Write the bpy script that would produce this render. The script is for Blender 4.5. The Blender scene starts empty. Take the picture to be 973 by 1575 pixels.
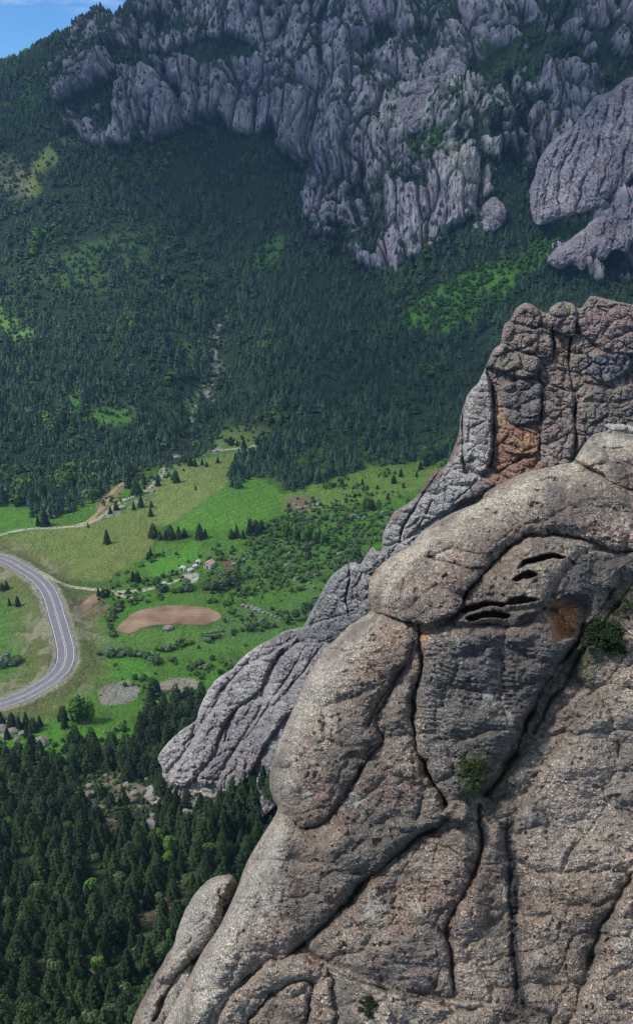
import bpy, math, random
import numpy as np

# ------------------------------------------------------------------ camera, sky, sun, exposure
scene = bpy.context.scene
CAMZ = 230.0
PITCH = math.radians(20.0)
F = 1513.0            # focal length in pixels of the 973x1575 photograph
CX, CY = 486.5, 787.5
cam_data = bpy.data.cameras.new("camera")
cam = bpy.data.objects.new("camera", cam_data)
scene.collection.objects.link(cam)
scene.camera = cam
cam.location = (0, 0, CAMZ)
cam.rotation_euler = (math.pi / 2 - PITCH, 0, 0)
cam_data.sensor_fit = 'VERTICAL'
cam_data.sensor_height = 36.0
cam_data.lens = F / 1575.0 * 36.0
cam_data.clip_start = 0.5
cam_data.clip_end = 30000.0

SUN_EL, SUN_AZ = 50.0, -104.0       # azimuth measured from the view direction (+Y), negative = left
SUN_E = 3.2
SKY_STRENGTH = 0.105
EXPOSURE = 0.38
world = bpy.data.worlds.new("World")
scene.world = world
world.use_nodes = True
wn, wl = world.node_tree.nodes, world.node_tree.links
wn.clear()
wout = wn.new('ShaderNodeOutputWorld')
wbg = wn.new('ShaderNodeBackground')
sky = wn.new('ShaderNodeTexSky')
sky.sky_type = 'NISHITA'
sky.sun_disc = False
sky.sun_elevation = math.radians(SUN_EL)
sky.sun_rotation = math.radians(SUN_AZ)
sky.altitude = 2500.0
sky.air_density = 1.0
sky.dust_density = 0.0
sky.ozone_density = 6.0
wtc = wn.new('ShaderNodeTexCoord')
wmap = wn.new('ShaderNodeMapping')
wmap.inputs['Scale'].default_value = (1.0, 1.0, 5.0)
wnz = wn.new('ShaderNodeTexNoise')
wnz.inputs['Scale'].default_value = 7.0
wnz.inputs['Detail'].default_value = 7.0
wnz.inputs['Roughness'].default_value = 0.6
wramp = wn.new('ShaderNodeValToRGB')
wramp.color_ramp.elements[0].position = 0.54
wramp.color_ramp.elements[0].color = (0, 0, 0, 1)
wramp.color_ramp.elements[1].position = 0.80
wramp.color_ramp.elements[1].color = (0.75, 0.75, 0.75, 1)
wmix = wn.new('ShaderNodeMix')
wmix.data_type = 'RGBA'
wmix.inputs['B'].default_value = (7.5, 8.2, 9.0, 1)
wl.new(wtc.outputs['Generated'], wmap.inputs['Vector'])
wl.new(wmap.outputs['Vector'], wnz.inputs['Vector'])
wsx = wn.new('ShaderNodeSeparateXYZ')
wl.new(wtc.outputs['Generated'], wsx.inputs['Vector'])
wmr = wn.new('ShaderNodeMapRange')          # broken cloud overhead, clear blue low over the ridge
wmr.inputs['From Min'].default_value = 0.14
wmr.inputs['From Max'].default_value = 0.55
wmr.inputs['To Min'].default_value = -0.04
wmr.inputs['To Max'].default_value = 0.30
wl.new(wsx.outputs['Z'], wmr.inputs['Value'])
wadd = wn.new('ShaderNodeMath')
wadd.operation = 'ADD'
wl.new(wnz.outputs['Fac'], wadd.inputs[0])
wl.new(wmr.outputs['Result'], wadd.inputs[1])
wl.new(wadd.outputs[0], wramp.inputs['Fac'])
wl.new(wramp.outputs['Color'], wmix.inputs['Factor'])
wtint = wn.new('ShaderNodeMix')              # deep, clean mountain blue
wtint.data_type = 'RGBA'
wtint.blend_type = 'MULTIPLY'
wtint.inputs['Factor'].default_value = 1.0
wtint.inputs['B'].default_value = (0.55, 0.84, 1.05, 1)
wl.new(sky.outputs['Color'], wtint.inputs['A'])
wl.new(wtint.outputs['Result'], wmix.inputs['A'])
wl.new(wmix.outputs['Result'], wbg.inputs['Color'])
wbg.inputs['Strength'].default_value = SKY_STRENGTH
wl.new(wbg.outputs['Background'], wout.inputs['Surface'])

sun_data = bpy.data.lights.new("sun", 'SUN')
sun_data.energy = SUN_E
sun_data.angle = math.radians(7.0)
sun_data.color = (1.0, 0.94, 0.84)
sun = bpy.data.objects.new("sun", sun_data)
scene.collection.objects.link(sun)
_el, _az = math.radians(SUN_EL), math.radians(SUN_AZ)
SUNV = np.array([math.cos(_el) * math.sin(_az), math.cos(_el) * math.cos(_az), math.sin(_el)])
from mathutils import Vector
sun.rotation_euler = Vector(SUNV).to_track_quat('Z', 'Y').to_euler()

scene.view_settings.view_transform = 'Standard'
scene.view_settings.look = 'None'
scene.view_settings.gamma = 1.0
scene.view_settings.use_curve_mapping = False
scene.view_settings.exposure = EXPOSURE
scene.render.engine = 'CYCLES'
scene.cycles.max_bounces = 5
scene.cycles.diffuse_bounces = 3
scene.cycles.glossy_bounces = 1
scene.cycles.transmission_bounces = 1
scene.cycles.volume_bounces = 0
scene.cycles.transparent_max_bounces = 4
scene.cycles.use_adaptive_sampling = True
scene.cycles.adaptive_threshold = 0.02
scene.cycles.use_denoising = True
scene.cycles.pixel_filter_type = 'BLACKMAN_HARRIS'
scene.cycles.filter_width = 1.3

RNG = np.random.default_rng(7)
random.seed(7)

# ------------------------------------------------------------------ projection
SP, CP = math.sin(PITCH), math.cos(PITCH)

def ray(px, py):
    u = (np.asarray(px, float) - CX) / F
    v = (CY - np.asarray(py, float)) / F
    return np.stack([u, CP + v * SP, -SP + v * CP], -1)

def slope_of(py):
    v = (CY - np.asarray(py, float)) / F
    return (-SP + v * CP) / (CP + v * SP)

def proj(P):
    P = np.asarray(P, float)
    y = P[..., 1]; z = P[..., 2] - CAMZ
    d = y * CP - z * SP
    d = np.where(d < 1.0, 1.0, d)
    up = y * SP + z * CP
    return CX + F * P[..., 0] / d, CY - F * up / d

# ------------------------------------------------------------------ noise
_T = np.random.default_rng(11).random(65536).astype(np.float32)

def _h(ix, iy, iz, s=0):
    return _T[(ix * 73856093 ^ iy * 19349663 ^ iz * 83492791 ^ s * 2654435) & 65535]

def vnoise(x, y, z, s=0):
    x = np.asarray(x, float); y = np.asarray(y, float); z = np.asarray(z, float)
    x, y, z = np.broadcast_arrays(x, y, z)
    ix = np.floor(x).astype(np.int64); iy = np.floor(y).astype(np.int64); iz = np.floor(z).astype(np.int64)
    fx = (x - ix).astype(np.float32); fy = (y - iy).astype(np.float32); fz = (z - iz).astype(np.float32)
    fx = fx * fx * fx * (fx * (fx * 6 - 15) + 10); fy = fy * fy * fy * (fy * (fy * 6 - 15) + 10); fz = fz * fz * fz * (fz * (fz * 6 - 15) + 10)
    def L(a, b, t): return a + (b - a) * t
    r0 = L(L(_h(ix, iy, iz, s), _h(ix + 1, iy, iz, s), fx), L(_h(ix, iy + 1, iz, s), _h(ix + 1, iy + 1, iz, s), fx), fy)
    r1 = L(L(_h(ix, iy, iz + 1, s), _h(ix + 1, iy, iz + 1, s), fx), L(_h(ix, iy + 1, iz + 1, s), _h(ix + 1, iy + 1, iz + 1, s), fx), fy)
    return L(r0, r1, fz) * 2 - 1

def fbm(x, y, z, oct=4, s=0, gain=0.5):
    a, t, f = 1.0, 0.0, 1.0
    r = 0
    for k in range(oct):
        r = r + a * vnoise(x * f + 17.3 * k, y * f - 9.1 * k, z * f + 4.7 * k, s + k)
        t += a; a *= gain; f *= 2.03
    return r / t

def ridged(x, y, z, oct=4, s=0):
    a, t, f, r = 1.0, 0.0, 1.0, 0
    for k in range(oct):
        r = r + a * (1 - 2 * np.abs(vnoise(x * f + 5.3 * k, y * f + 3.1 * k, z * f, s + k)))
        t += a; a *= 0.5; f *= 2.07
    return r / t

def voronoi2(x, y, s=0, jit=0.9):
    ix = np.floor(x).astype(np.int64); iy = np.floor(y).astype(np.int64)
    f1 = np.full(x.shape, 9.0, np.float32); f2 = f1.copy(); cid = np.zeros(x.shape, np.float32)
    for dx in (-1, 0, 1):
        for dy in (-1, 0, 1):
            jx, jy = ix + dx, iy + dy
            qx = jx + 0.5 + jit * (_h(jx, jy, jx * 0 + 1, s) - 0.5)
            qy = jy + 0.5 + jit * (_h(jx, jy, jx * 0 + 2, s) - 0.5)
            d = np.hypot(qx - x, qy - y).astype(np.float32)
            c = _h(jx, jy, jx * 0 + 3, s)
            new = d < f1
            f2 = np.where(new, f1, np.minimum(f2, d))
            cid = np.where(new, c, cid)
            f1 = np.where(new, d, f1)
    return f1, f2, cid

def sstep(a, b, x):
    t = np.clip((x - a) / (b - a), 0, 1)
    return t * t * (3 - 2 * t)

# ------------------------------------------------------------------ image outlines
def catmull(pts, closed=True, n=6):
    P = np.array(pts, float)
    m = len(P)
    out = []
    rng = range(m) if closed else range(m - 1)
    for i in rng:
        if closed:
            p0, p1, p2, p3 = P[(i - 1) % m], P[i], P[(i + 1) % m], P[(i + 2) % m]
        else:
            p0, p1, p2, p3 = P[max(i - 1, 0)], P[i], P[i + 1], P[min(i + 2, m - 1)]
        for k in range(n):
            t = k / n
            out.append(0.5 * ((2 * p1) + (-p0 + p2) * t + (2 * p0 - 5 * p1 + 4 * p2 - p3) * t * t + (-p0 + 3 * p1 - 3 * p2 + p3) * t ** 3))
    if not closed: out.append(P[-1])
    return np.array(out)

def seg_dist(px, py, poly, closed=True, want_near=False):
    """distance from points to a polyline"""
    px = px.astype(np.float32); py = py.astype(np.float32)
    best = np.full(px.shape, 1e18, np.float32)
    nx = ny = par = None
    if want_near:
        nx = np.zeros_like(px); ny = np.zeros_like(px)
    n = len(poly)
    for i in range(n if closed else n - 1):
        a = poly[i]; b = poly[(i + 1) % n]
        dx, dy = float(b[0] - a[0]), float(b[1] - a[1])
        L = dx * dx + dy * dy + 1e-9
        t = np.clip(((px - a[0]) * dx + (py - a[1]) * dy) / L, 0, 1)
        qx = a[0] + t * dx; qy = a[1] + t * dy
        d = (px - qx) ** 2 + (py - qy) ** 2
        if want_near:
            m = d < best
            nx = np.where(m, qx, nx); ny = np.where(m, qy, ny)
        best = np.minimum(best, d)
    best = np.sqrt(best)
    return (best, nx, ny) if want_near else best

def inside(px, py, poly):
    c = np.zeros(px.shape, bool)
    n = len(poly)
    j = n - 1
    for i in range(n):
        xi, yi = poly[i]; xj, yj = poly[j]
        if yi != yj:
            cond = ((yi > py) != (yj > py))
            c ^= cond & (px < (xj - xi) * (py - yi) / (yj - yi) + xi)
        j = i
    return c

def sdist(px, py, poly, margin=60.0):
    """signed distance in pixels, positive inside; far outside is -margin"""
    poly = np.asarray(poly, float)
    out = np.full(px.shape, -margin, np.float32)
    x0, y0 = poly.min(0) - margin; x1, y1 = poly.max(0) + margin
    m = (px > x0) & (px < x1) & (py > y0) & (py < y1)
    if not m.any(): return out
    qx, qy = px[m], py[m]
    d = seg_dist(qx, qy, poly)
    d = np.where(inside(qx, qy, poly), d, -d)
    out[m] = np.maximum(d, -margin)
    return out

def pmask(px, py, pts, soft=4.0, smooth=True):
    poly = catmull(pts, True, 4) if smooth else np.array(pts, float)
    return sstep(-soft, soft, sdist(px, py, poly, soft + 2))

def lmask(px, py, pts, w):
    poly = catmull(pts, False, 4)
    out = np.zeros(px.shape, np.float32)
    x0, y0 = poly.min(0) - w * 3; x1, y1 = poly.max(0) + w * 3
    m = (px > x0) & (px < x1) & (py > y0) & (py < y1)
    if m.any():
        out[m] = np.exp(-(seg_dist(px[m], py[m], poly, False) / w) ** 2)
    return out

# ------------------------------------------------------------------ mesh and scene helpers
COL = scene.collection

def tag(o, label=None, cat=None, group=None, kind=None):
    if label: o['label'] = label
    if cat: o['category'] = cat
    if group: o['group'] = group
    if kind: o['kind'] = kind
    return o

def mesh_np(name, V, Q, mat, smooth=True, attrs=None, tri=False):
    """fast mesh from arrays; Q is (n,4) or (n,3)"""
    me = bpy.data.meshes.new(name)
    V = np.ascontiguousarray(V, np.float32); Q = np.ascontiguousarray(Q, np.int32)
    k = Q.shape[1]
    me.vertices.add(len(V)); me.vertices.foreach_set('co', V.ravel())
    me.loops.add(Q.size); me.loops.foreach_set('vertex_index', Q.ravel())
    me.polygons.add(len(Q))
    me.polygons.foreach_set('loop_start', np.arange(0, Q.size, k, dtype=np.int32))
    me.polygons.foreach_set('loop_total', np.full(len(Q), k, np.int32))
    me.polygons.foreach_set('use_smooth', np.full(len(Q), smooth, bool))
    me.update(calc_edges=True)
    for an, av in (attrs or {}).items():
        av = np.asarray(av, np.float32)
        if av.ndim == 1:
            at = me.attributes.new(an, 'FLOAT', 'POINT'); at.data.foreach_set('value', av)
        else:
            at = me.attributes.new(an, 'FLOAT_COLOR', 'POINT'); at.data.foreach_set('color', av.ravel())
    if mat: me.materials.append(mat)
    return me

def link(name, me, parent=None):
    o = bpy.data.objects.new(name, me)
    COL.objects.link(o)
    if parent: o.parent = parent
    return o

class NT:
    """short-hand for building a material"""
    def __init__(s, name):
        s.m = bpy.data.materials.new(name); s.m.use_nodes = True
        s.n = s.m.node_tree.nodes; s.l = s.m.node_tree.links
        s.b = s.n['Principled BSDF']; s.out = s.n['Material Output']
        s.tc = s.n.new('ShaderNodeTexCoord')
        s.b.inputs['Roughness'].default_value = 0.9
        s.b.inputs['Specular IOR Level'].default_value = 0.25
    def vec(s, scale=(1, 1, 1)):
        mp = s.n.new('ShaderNodeMapping'); mp.inputs['Scale'].default_value = scale
        s.l.new(s.tc.outputs['Object'], mp.inputs['Vector']); return mp.outputs['Vector']
    def noise(s, scale, detail=4, rough=0.55, vec=None, out='Fac'):
        t = s.n.new('ShaderNodeTexNoise'); t.inputs['Scale'].default_value = scale
        t.inputs['Detail'].default_value = detail; t.inputs['Roughness'].default_value = rough
        s.l.new(vec if vec is not None else s.tc.outputs['Object'], t.inputs['Vector']); return t.outputs[out]
    def voro(s, scale, feature='F1', vec=None, out='Distance'):
        t = s.n.new('ShaderNodeTexVoronoi'); t.feature = feature; t.inputs['Scale'].default_value = scale
        s.l.new(vec if vec is not None else s.tc.outputs['Object'], t.inputs['Vector']); return t.outputs[out]
    def ramp(s, fac, stops):
        r = s.n.new('ShaderNodeValToRGB'); e = r.color_ramp.elements
        while len(e) < len(stops): e.new(0.5)
        for k, (p, c) in enumerate(stops):
            e[k].position = p; c = (c, c, c) if isinstance(c, (int, float)) else c
            e[k].color = (*c, 1)
        s.l.new(fac, r.inputs['Fac']); return r.outputs['Color']
    def mix(s, fac, a, b, mode='MIX'):
        m = s.n.new('ShaderNodeMix'); m.data_type = 'RGBA'; m.blend_type = mode
        for sock, v in (('Factor', fac), ('A', a), ('B', b)):
            if isinstance(v, (int, float)) and sock == 'Factor': m.inputs[sock].default_value = v
            elif isinstance(v, tuple): m.inputs[sock].default_value = (*v, 1)
            else: s.l.new(v, m.inputs[sock])
        return m.outputs['Result']
    def math(s, op, a, b=None):
        m = s.n.new('ShaderNodeMath'); m.operation = op
        for k, v in enumerate((a, b)):
            if v is None: continue
            if isinstance(v, (int, float)): m.inputs[k].default_value = v
            else: s.l.new(v, m.inputs[k])
        return m.outputs[0]
    def attr(s, name, out='Color'):
        a = s.n.new('ShaderNodeAttribute'); a.attribute_name = name; return a.outputs[out]
    def bump(s, height, strength, dist, prev=None):
        b = s.n.new('ShaderNodeBump'); b.inputs['Strength'].default_value = strength
        b.inputs['Distance'].default_value = dist
        s.l.new(height, b.inputs['Height'])
        if prev is not None: s.l.new(prev, b.inputs['Normal'])
        return b.outputs['Normal']
    def col(s, c):
        if isinstance(c, tuple): s.b.inputs['Base Color'].default_value = (*c, 1)
        else: s.l.new(c, s.b.inputs['Base Color'])
        return s
    def nrm(s, n): s.l.new(n, s.b.inputs['Normal']); return s
# ------------------------------------------------------------------ terrain height
GPY = np.array([800, 780, 760, 740, 720, 700, 680, 650, 600, 550, 500, 450, 400, 350, 300, 270, 250, 230, 210, 190, 150, 125, 100, 50, 20, 0, -30, -60, -100, -140], float)
# reference column (photo pixel at mid height) : (first py of the slope, [(py, forward distance)...], crest py)
COLS = [
 (-400, [(790, 600), (600, 780), (400, 980), (200, 1120), (100, 1300), (60, 1420)], 130),
 (0,   [(790, 612), (690, 705), (600, 800), (400, 1000), (250, 1110), (200, 1160), (100, 1390)], 95),
 (71,  [(785, 618), (690, 710), (600, 800), (400, 1000), (240, 1115), (200, 1155), (75, 1395)], 75),
 (150, [(775, 630), (690, 722), (600, 810), (400, 1000), (230, 1130), (200, 1150), (110, 1205), (38, 1370)], 38),
 (223, [(745, 665), (690, 740), (600, 825), (400, 1008), (220, 1145), (100, 1200), (60, 1262), (0, 1330)], 0),
 (300, [(715, 705), (650, 790), (600, 850), (400, 1035), (225, 1160), (100, 1212), (60, 1265), (0, 1325)], -60),
 (350, [(685, 755), (650, 800), (600, 865), (400, 1060), (235, 1175), (100, 1222), (60, 1262), (0, 1318)], -100),
 (420, [(735, 690), (690, 730), (600, 810), (400, 1020), (250, 1140), (100, 1185), (50, 1235), (0, 1290)], -140),
 (486, [(735, 690), (690, 722), (600, 790), (400, 985), (290, 1090), (200, 1118), (100, 1160), (50, 1215), (0, 1262)], -140),
 (650, [(720, 705), (690, 732), (600, 790), (400, 945), (370, 968), (250, 1018), (100, 1090), (50, 1150), (0, 1195)], -140),
 (800, [(700, 700), (600, 765), (500, 830), (400, 900), (350, 935), (200, 1000), (100, 1050), (0, 1125)], -140),
 (973, [(700, 660), (600, 705), (500, 755), (400, 815), (250, 868), (150, 905), (0, 975)], -140),
 (1300, [(700, 600), (500, 690), (400, 740), (250, 795), (150, 825), (0, 880)], -140),
]
def _build_cols():
    ts, TY, TZ = [], [], []
    for c, lst, crest in COLS:
        t = (c - CX) / F / CP
        a = sorted(lst)
        Y = np.interp(GPY, [p for p, _ in a], [y for _, y in a])
        # beyond the topmost knot the slope goes on rising with the last gradient
        p0, y0 = a[0]
        top = GPY < p0
        Y = np.where(top, y0 + (p0 - GPY) * 1.0, Y)
        z = CAMZ + Y * slope_of(GPY)
        pb = a[-1][0]
        flat = GPY > pb                      # valley floor in front of the toe
        zt = CAMZ + a[-1][1] * slope_of(pb)
        Yf = a[-1][1] - (GPY - pb) * 1.2 - 1
        Y = np.where(flat, Yf, Y); z = np.where(flat, zt - (GPY - pb) * 0.03, z)
        over = GPY < crest
        Yc = np.interp(crest, GPY[::-1], Y[::-1]); zc = CAMZ + Yc * slope_of(crest)
        Y = np.where(over, Yc + (crest - GPY) * 2.6 + 4, Y); z = np.where(over, zc - (crest - GPY) * 0.7, z)
        pre_Y = [-60, 20, 60, 100, 165, 220, 290, 345, 432, 540]
        pre_Z = [206, 194, 150, 104, 50, 30.5, 12.0, 1.5, 0.0, 0.5]
        lastY, lastz = Y[-1], z[-1]
        left = sstep(-0.15, -0.34, np.array(t))
        post_Y = [lastY + 120, 2150, 2600, 3100]
        post_Z = [lastz - 90, 240 + 150 * float(left), 300 + 182 * float(left), 200]
        ts.append(t)
        TY.append(np.concatenate([pre_Y, Y, post_Y])); TZ.append(np.concatenate([pre_Z, z, post_Z]))
    return np.array(ts), np.array(TY), np.array(TZ)
T_S, T_Y, T_Z = _build_cols()
_tf = np.linspace(T_S[0], T_S[-1], 400)
def _smooth_cols(A):
    B = np.stack([np.interp(_tf, T_S, A[:, k]) for k in range(A.shape[1])], 1)
    ker = np.exp(-0.5 * (np.arange(-14, 15) / 5.0) ** 2); ker /= ker.sum()
    P = np.pad(B, ((14, 14), (0, 0)), mode='edge')
    return np.stack([np.convolve(P[:, k], ker, 'valid') for k in range(B.shape[1])], 1)
F_Y, F_Z = _smooth_cols(T_Y), _smooth_cols(T_Z)
# one regular table: z over (t, Y), smoothed along Y
YG = np.arange(-60, 3100, 4.0)
ZG = np.stack([np.interp(YG, F_Y[i], F_Z[i]) for i in range(len(_tf))])
_k = np.exp(-0.5 * (np.arange(-6, 7) / 2.2) ** 2); _k /= _k.sum()
ZG = np.stack([np.convolve(np.pad(r, 6, mode='edge'), _k, 'valid') for r in ZG])

def base_h(x, y):
    yy = np.clip(y, 30, None)
    t = np.clip(x / yy, _tf[0], _tf[-1])
    i = (t - _tf[0]) / (_tf[1] - _tf[0]); i0 = np.clip(np.floor(i).astype(int), 0, len(_tf) - 2); fi = i - i0
    j = (np.clip(y, YG[0], YG[-1] - 1) - YG[0]) / 4.0; j0 = np.clip(np.floor(j).astype(int), 0, len(YG) - 2); fj = j - j0
    return (ZG[i0, j0] * (1 - fi) * (1 - fj) + ZG[i0 + 1, j0] * fi * (1 - fj) + ZG[i0, j0 + 1] * (1 - fi) * fj + ZG[i0 + 1, j0 + 1] * fi * fj)

# the road, traced as points on the ground
ROAD_PX = [(-90, 846), (-40, 853), (0, 866), (18, 873), (36, 884), (52, 894), (66, 906), (76, 920), (83, 936), (88, 955), (94, 975), (100, 998), (102.5, 1013), (101, 1027), (93, 1041), (80, 1053), (64, 1063), (38, 1077), (10, 1087), (-20, 1095), (-70, 1104)]

def base_ground(px, py):
    """intersection of image rays with the unroughened ground"""
    d = ray(px, py); d = d / d[..., 1:2]
    Y = np.full(d.shape[:-1], 120.0); 
    lo = Y.copy(); found = np.zeros(Y.shape, bool); res = Y.copy()
    for k in range(500):
        Y2 = lo + 5.0
        below = (CAMZ + d[..., 2] * Y2) < base_h(d[..., 0] * Y2, Y2)
        hit = below & ~found
        res = np.where(hit, lo, res); found |= hit
        lo = np.where(found, lo, Y2)
        if found.all(): break
    a = res; b = res + 5.0
    for k in range(14):
        m = (a + b) / 2
        below = (CAMZ + d[..., 2] * m) < base_h(d[..., 0] * m, m)
        b = np.where(below, m, b); a = np.where(below, a, m)
    return d * b[..., None] + np.array([0, 0, CAMZ])

ROAD = base_ground(*np.array(ROAD_PX, float).T)
ROAD[:, 2] = np.linspace(4.5, 3.0, len(ROAD))
ROADC = catmull(ROAD, False, 8)
RAVINE = base_ground(*np.array([(455, 330), (430, 380), (395, 430), (350, 480), (335, 530), (328, 570), (322, 610), (300, 650), (282, 690)], float).T)[:, :2]

def road_dist(x, y):
    out = np.full(x.shape, 200.0); zz = np.zeros(x.shape)
    x0, y0 = ROADC[:, :2].min(0) - 60; x1, y1 = ROADC[:, :2].max(0) + 60
    m = (x > x0) & (x < x1) & (y > y0) & (y < y1)
    if m.any():
        out[m] = seg_dist(x[m] , y[m], ROADC[:, :2], False)
        zz[m] = np.interp(y[m], [ROADC[:, 1].min(), ROADC[:, 1].max()], [3.0, 4.5])
    return out, zz

def slope_zone(x, y):
    """0 on the valley floor, 1 on the far mountain side"""
    t = np.clip(x / np.clip(y, 30, None), _tf[0], _tf[-1])
    toe = np.interp(t, T_S, [l[0][1] for _, l, _ in COLS])
    return sstep(-5, 60, y - toe)

def height(x, y):
    z = base_h(x, y)
    s = slope_zone(x, y)
    near = sstep(330, 260, y)
    q = np.maximum(s, near * 0.5)
    z = z + s * (16 * fbm(x / 170, y / 170, 0.3, 3, 2)) + q * (4.5 * fbm(x / 40, y / 40, 1.3, 3, 5)) + (0.25 + q) * 0.9 * fbm(x / 11, y / 11, 2.2, 2, 9)
    z = z + (1 - s) * (1 - near) * 2.2 * fbm(x / 60, y / 60, 5.1, 2, 12)
    rv = np.full(x.shape, 300.0)
    m = (y > 600) & (y < 1300) & (x < 60) & (x > -400)
    if m.any(): rv[m] = seg_dist(x[m], y[m], RAVINE, False)
    z = z - 9 * np.exp(-(rv / 26) ** 2) * s
    rd, rz = road_dist(x, y)
    w = sstep(16.0, 5.5, rd)
    return z * (1 - w) + rz * w

def ground_pts(pts):
    """image points -> points on the finished ground"""
    a = np.array(pts, float)
    d = ray(a[:, 0], a[:, 1]); d = d / d[:, 1:2]
    lo = np.full(len(a), 150.0); found = np.zeros(len(a), bool); res = lo.copy()
    for k in range(700):
        Y2 = lo + 2.5
        hit = ((CAMZ + d[:, 2] * Y2) < height(d[:, 0] * Y2, Y2)) & ~found
        res = np.where(hit, lo, res); found |= hit
        lo = np.where(found, lo, Y2)
        if found.all(): break
    p, q = res, res + 2.5
    for k in range(12):
        m = (p + q) / 2
        below = (CAMZ + d[:, 2] * m) < height(d[:, 0] * m, m)
        q = np.where(below, m, q); p = np.where(below, p, m)
    P = d * q[:, None] + np.array([0, 0, CAMZ])
    P[:, 2] = height(P[:, 0], P[:, 1])
    return P

# ------------------------------------------------------------------ terrain mesh
NR = 1180
tcols = np.concatenate([np.linspace(-0.95, -0.37, 60, endpoint=False), np.linspace(-0.37, 0.37, 760, endpoint=False), np.linspace(0.37, 0.95, 61)])
NC = len(tcols)
ytop = np.concatenate([np.arange(24, 1500, 2.0), np.arange(1500, 3080, 12.0)])
def _rows():
    out = np.zeros((NC, NR))
    ctrl = np.linspace(0, NC - 1, 90).astype(int)
    rows = []
    for i in ctrl:
        x = tcols[i] * ytop; z = base_h(x, ytop)
        _, pyy = proj(np.stack([x, ytop, z], -1))
        dpy = -np.diff(pyy)
        w = np.where(dpy > 0, dpy, 0.12 * -dpy)
        vis = (pyy[:-1] > -40) & (pyy[:-1] < 1640)
        w = np.where(vis, w, w * 0.12) + np.diff(ytop) * 0.02
        s = np.concatenate([[0], np.cumsum(w)]); s /= s[-1]
        rows.append(np.interp(np.linspace(0, 1, NR), s, ytop))
    rows = np.array(rows)
    for r in range(NR): out[:, r] = np.interp(np.arange(NC), ctrl, rows[:, r])
    return out
YR = _rows()
XR = tcols[:, None] * YR
GX, GY = XR.ravel(), YR.ravel()
GZ = height(GX, GY)
GPX, GPYY = proj(np.stack([GX, GY, GZ], -1))
SZ = slope_zone(GX, GY)

# --- where bare rock stands (traced regions), broken up with noise
rock = np.zeros(GX.shape, np.float32)
for pts, st in (
    ([(80, 120), (130, 88), (230, 95), (300, 100), (420, 95), (430, 180), (400, 205), (330, 190), (250, 218), (150, 222), (100, 190)], 0.98),
    ([(120, 60), (160, -20), (440, -60), (440, 60), (380, 75), (330, 62), (250, 84), (190, 76), (120, 80)], 0.88),
    ([(400, -60), (720, -80), (760, 40), (700, 130), (640, 240), (540, 300), (470, 290), (430, 220), (410, 120)], 0.95),
    ([(470, 270), (560, 260), (700, 240), (780, 290), (790, 355), (700, 350), (610, 412), (540, 400), (480, 350)], 0.62),
    ([(560, 210), (600, 120), (700, 60), (800, 40), (800, 140), (760, 300), (650, 290)], 0.72),
    ([(690, -80), (1100, -80), (1100, 160), (960, 120), (860, 60), (800, 45), (720, 60)], 0.82),
    ([(775, 200), (820, 120), (920, 50), (1100, 80), (1100, 480), (900, 350), (830, 350)], 0.9),
    ([(840, 400), (900, 360), (1000, 290), (1100, 260), (1100, 460), (900, 420)], 0.7)):
    rock = np.maximum(rock, st * pmask(GPX, GPYY, pts, 14.0))
for pts, st in (   # wooded gullies
    ([(790, 60), (860, 100), (830, 170), (800, 250), (820, 350), (740, 330), (770, 220), (760, 150)], 0.18),
    ([(200, 84), (300, 70), (420, 78), (430, 100), (330, 108), (230, 98)], 0.3),
    ([(640, 210), (720, 200), (700, 260), (640, 290), (610, 260)], 0.3)):
    rock = rock - st * pmask(GPX, GPYY, pts, 12.0)
nb = fbm(GX / 42, GZ / 42, GY / 90, 4, 21)
nb2 = fbm(GX / 13, GZ / 11, GY / 25, 3, 23)
gly = ridged(GX / 95 + 0.5 * nb, GZ / 260, GY / 260, 2, 25)          # long wooded gullies between the buttresses
gly = sstep(0.50, 0.85, gly) * sstep(0.05, 0.4, rock)
rock = np.where((SZ > 0.3) & (rock > 0.02), rock + 0.62 * nb + 0.62 * nb2 - 0.75 * gly, 0)
rmask = sstep(0.30, 0.42, rock).astype(np.float32)
rpush = sstep(0.10, 0.60, rock + 0.25 * (0 * nb2)).astype(np.float32)

# --- the crag shapes: ribs and pinnacles of rounded rock, split by gullies
m = rpush > 0.001
ax = GX[m] / 20 + 0.9 * fbm(GX[m] / 50, GZ[m] / 60, 3.3, 2, 31); az = GZ[m] / 74 + GY[m] / 220 + 0.6 * fbm(GX[m] / 40, GZ[m] / 40, 7.7, 2, 33)
f1, f2, c1 = voronoi2(ax, az, 1)
d1 = np.clip(1 - f1 / 0.9, 0, 1) ** 0.8 * (0.6 + 1.1 * c1)
g1, g2, c2 = voronoi2(ax * 2.7 + 3, az * 2.3, 2)
d2 = np.sqrt(np.clip(1 - (g1 / 0.85) ** 2, 0, 1)) * (0.4 + 0.9 * c2)
k1, k2, c3 = voronoi2(ax * 6.1 + 8, az * 4.3, 3)
d3 = np.sqrt(np.clip(1 - (k1 / 0.9) ** 2, 0, 1)) * (0.4 + 0.8 * c3)
rib = ridged(GX[m] / 7, GZ[m] / 40, GY[m] / 60, 3, 40)
push = np.zeros(GX.shape, np.float32)
b1, b2, c0 = voronoi2(ax / 2.4 + 5, az / 1.9 + 2, 7)
q1, q2, c4 = voronoi2(ax * 3.9 + 1 + 0.4 * vnoise(GX[m] / 5, GZ[m] / 5, 0.1, 48), az * 2.1 + 9, 8)
def crease(e, w): return np.exp(-e / w)
def facet(f, c, s):      # tilted flat faces rather than domes
    return 1 - f * (0.9 + 0.6 * c)
v1, v2, c5 = voronoi2(GX[m] / 7.5 + 0.5 * vnoise(GX[m] / 15, GZ[m] / 30, 0.4, 49), GZ[m] / 65 + GY[m] / 200, 9)
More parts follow.
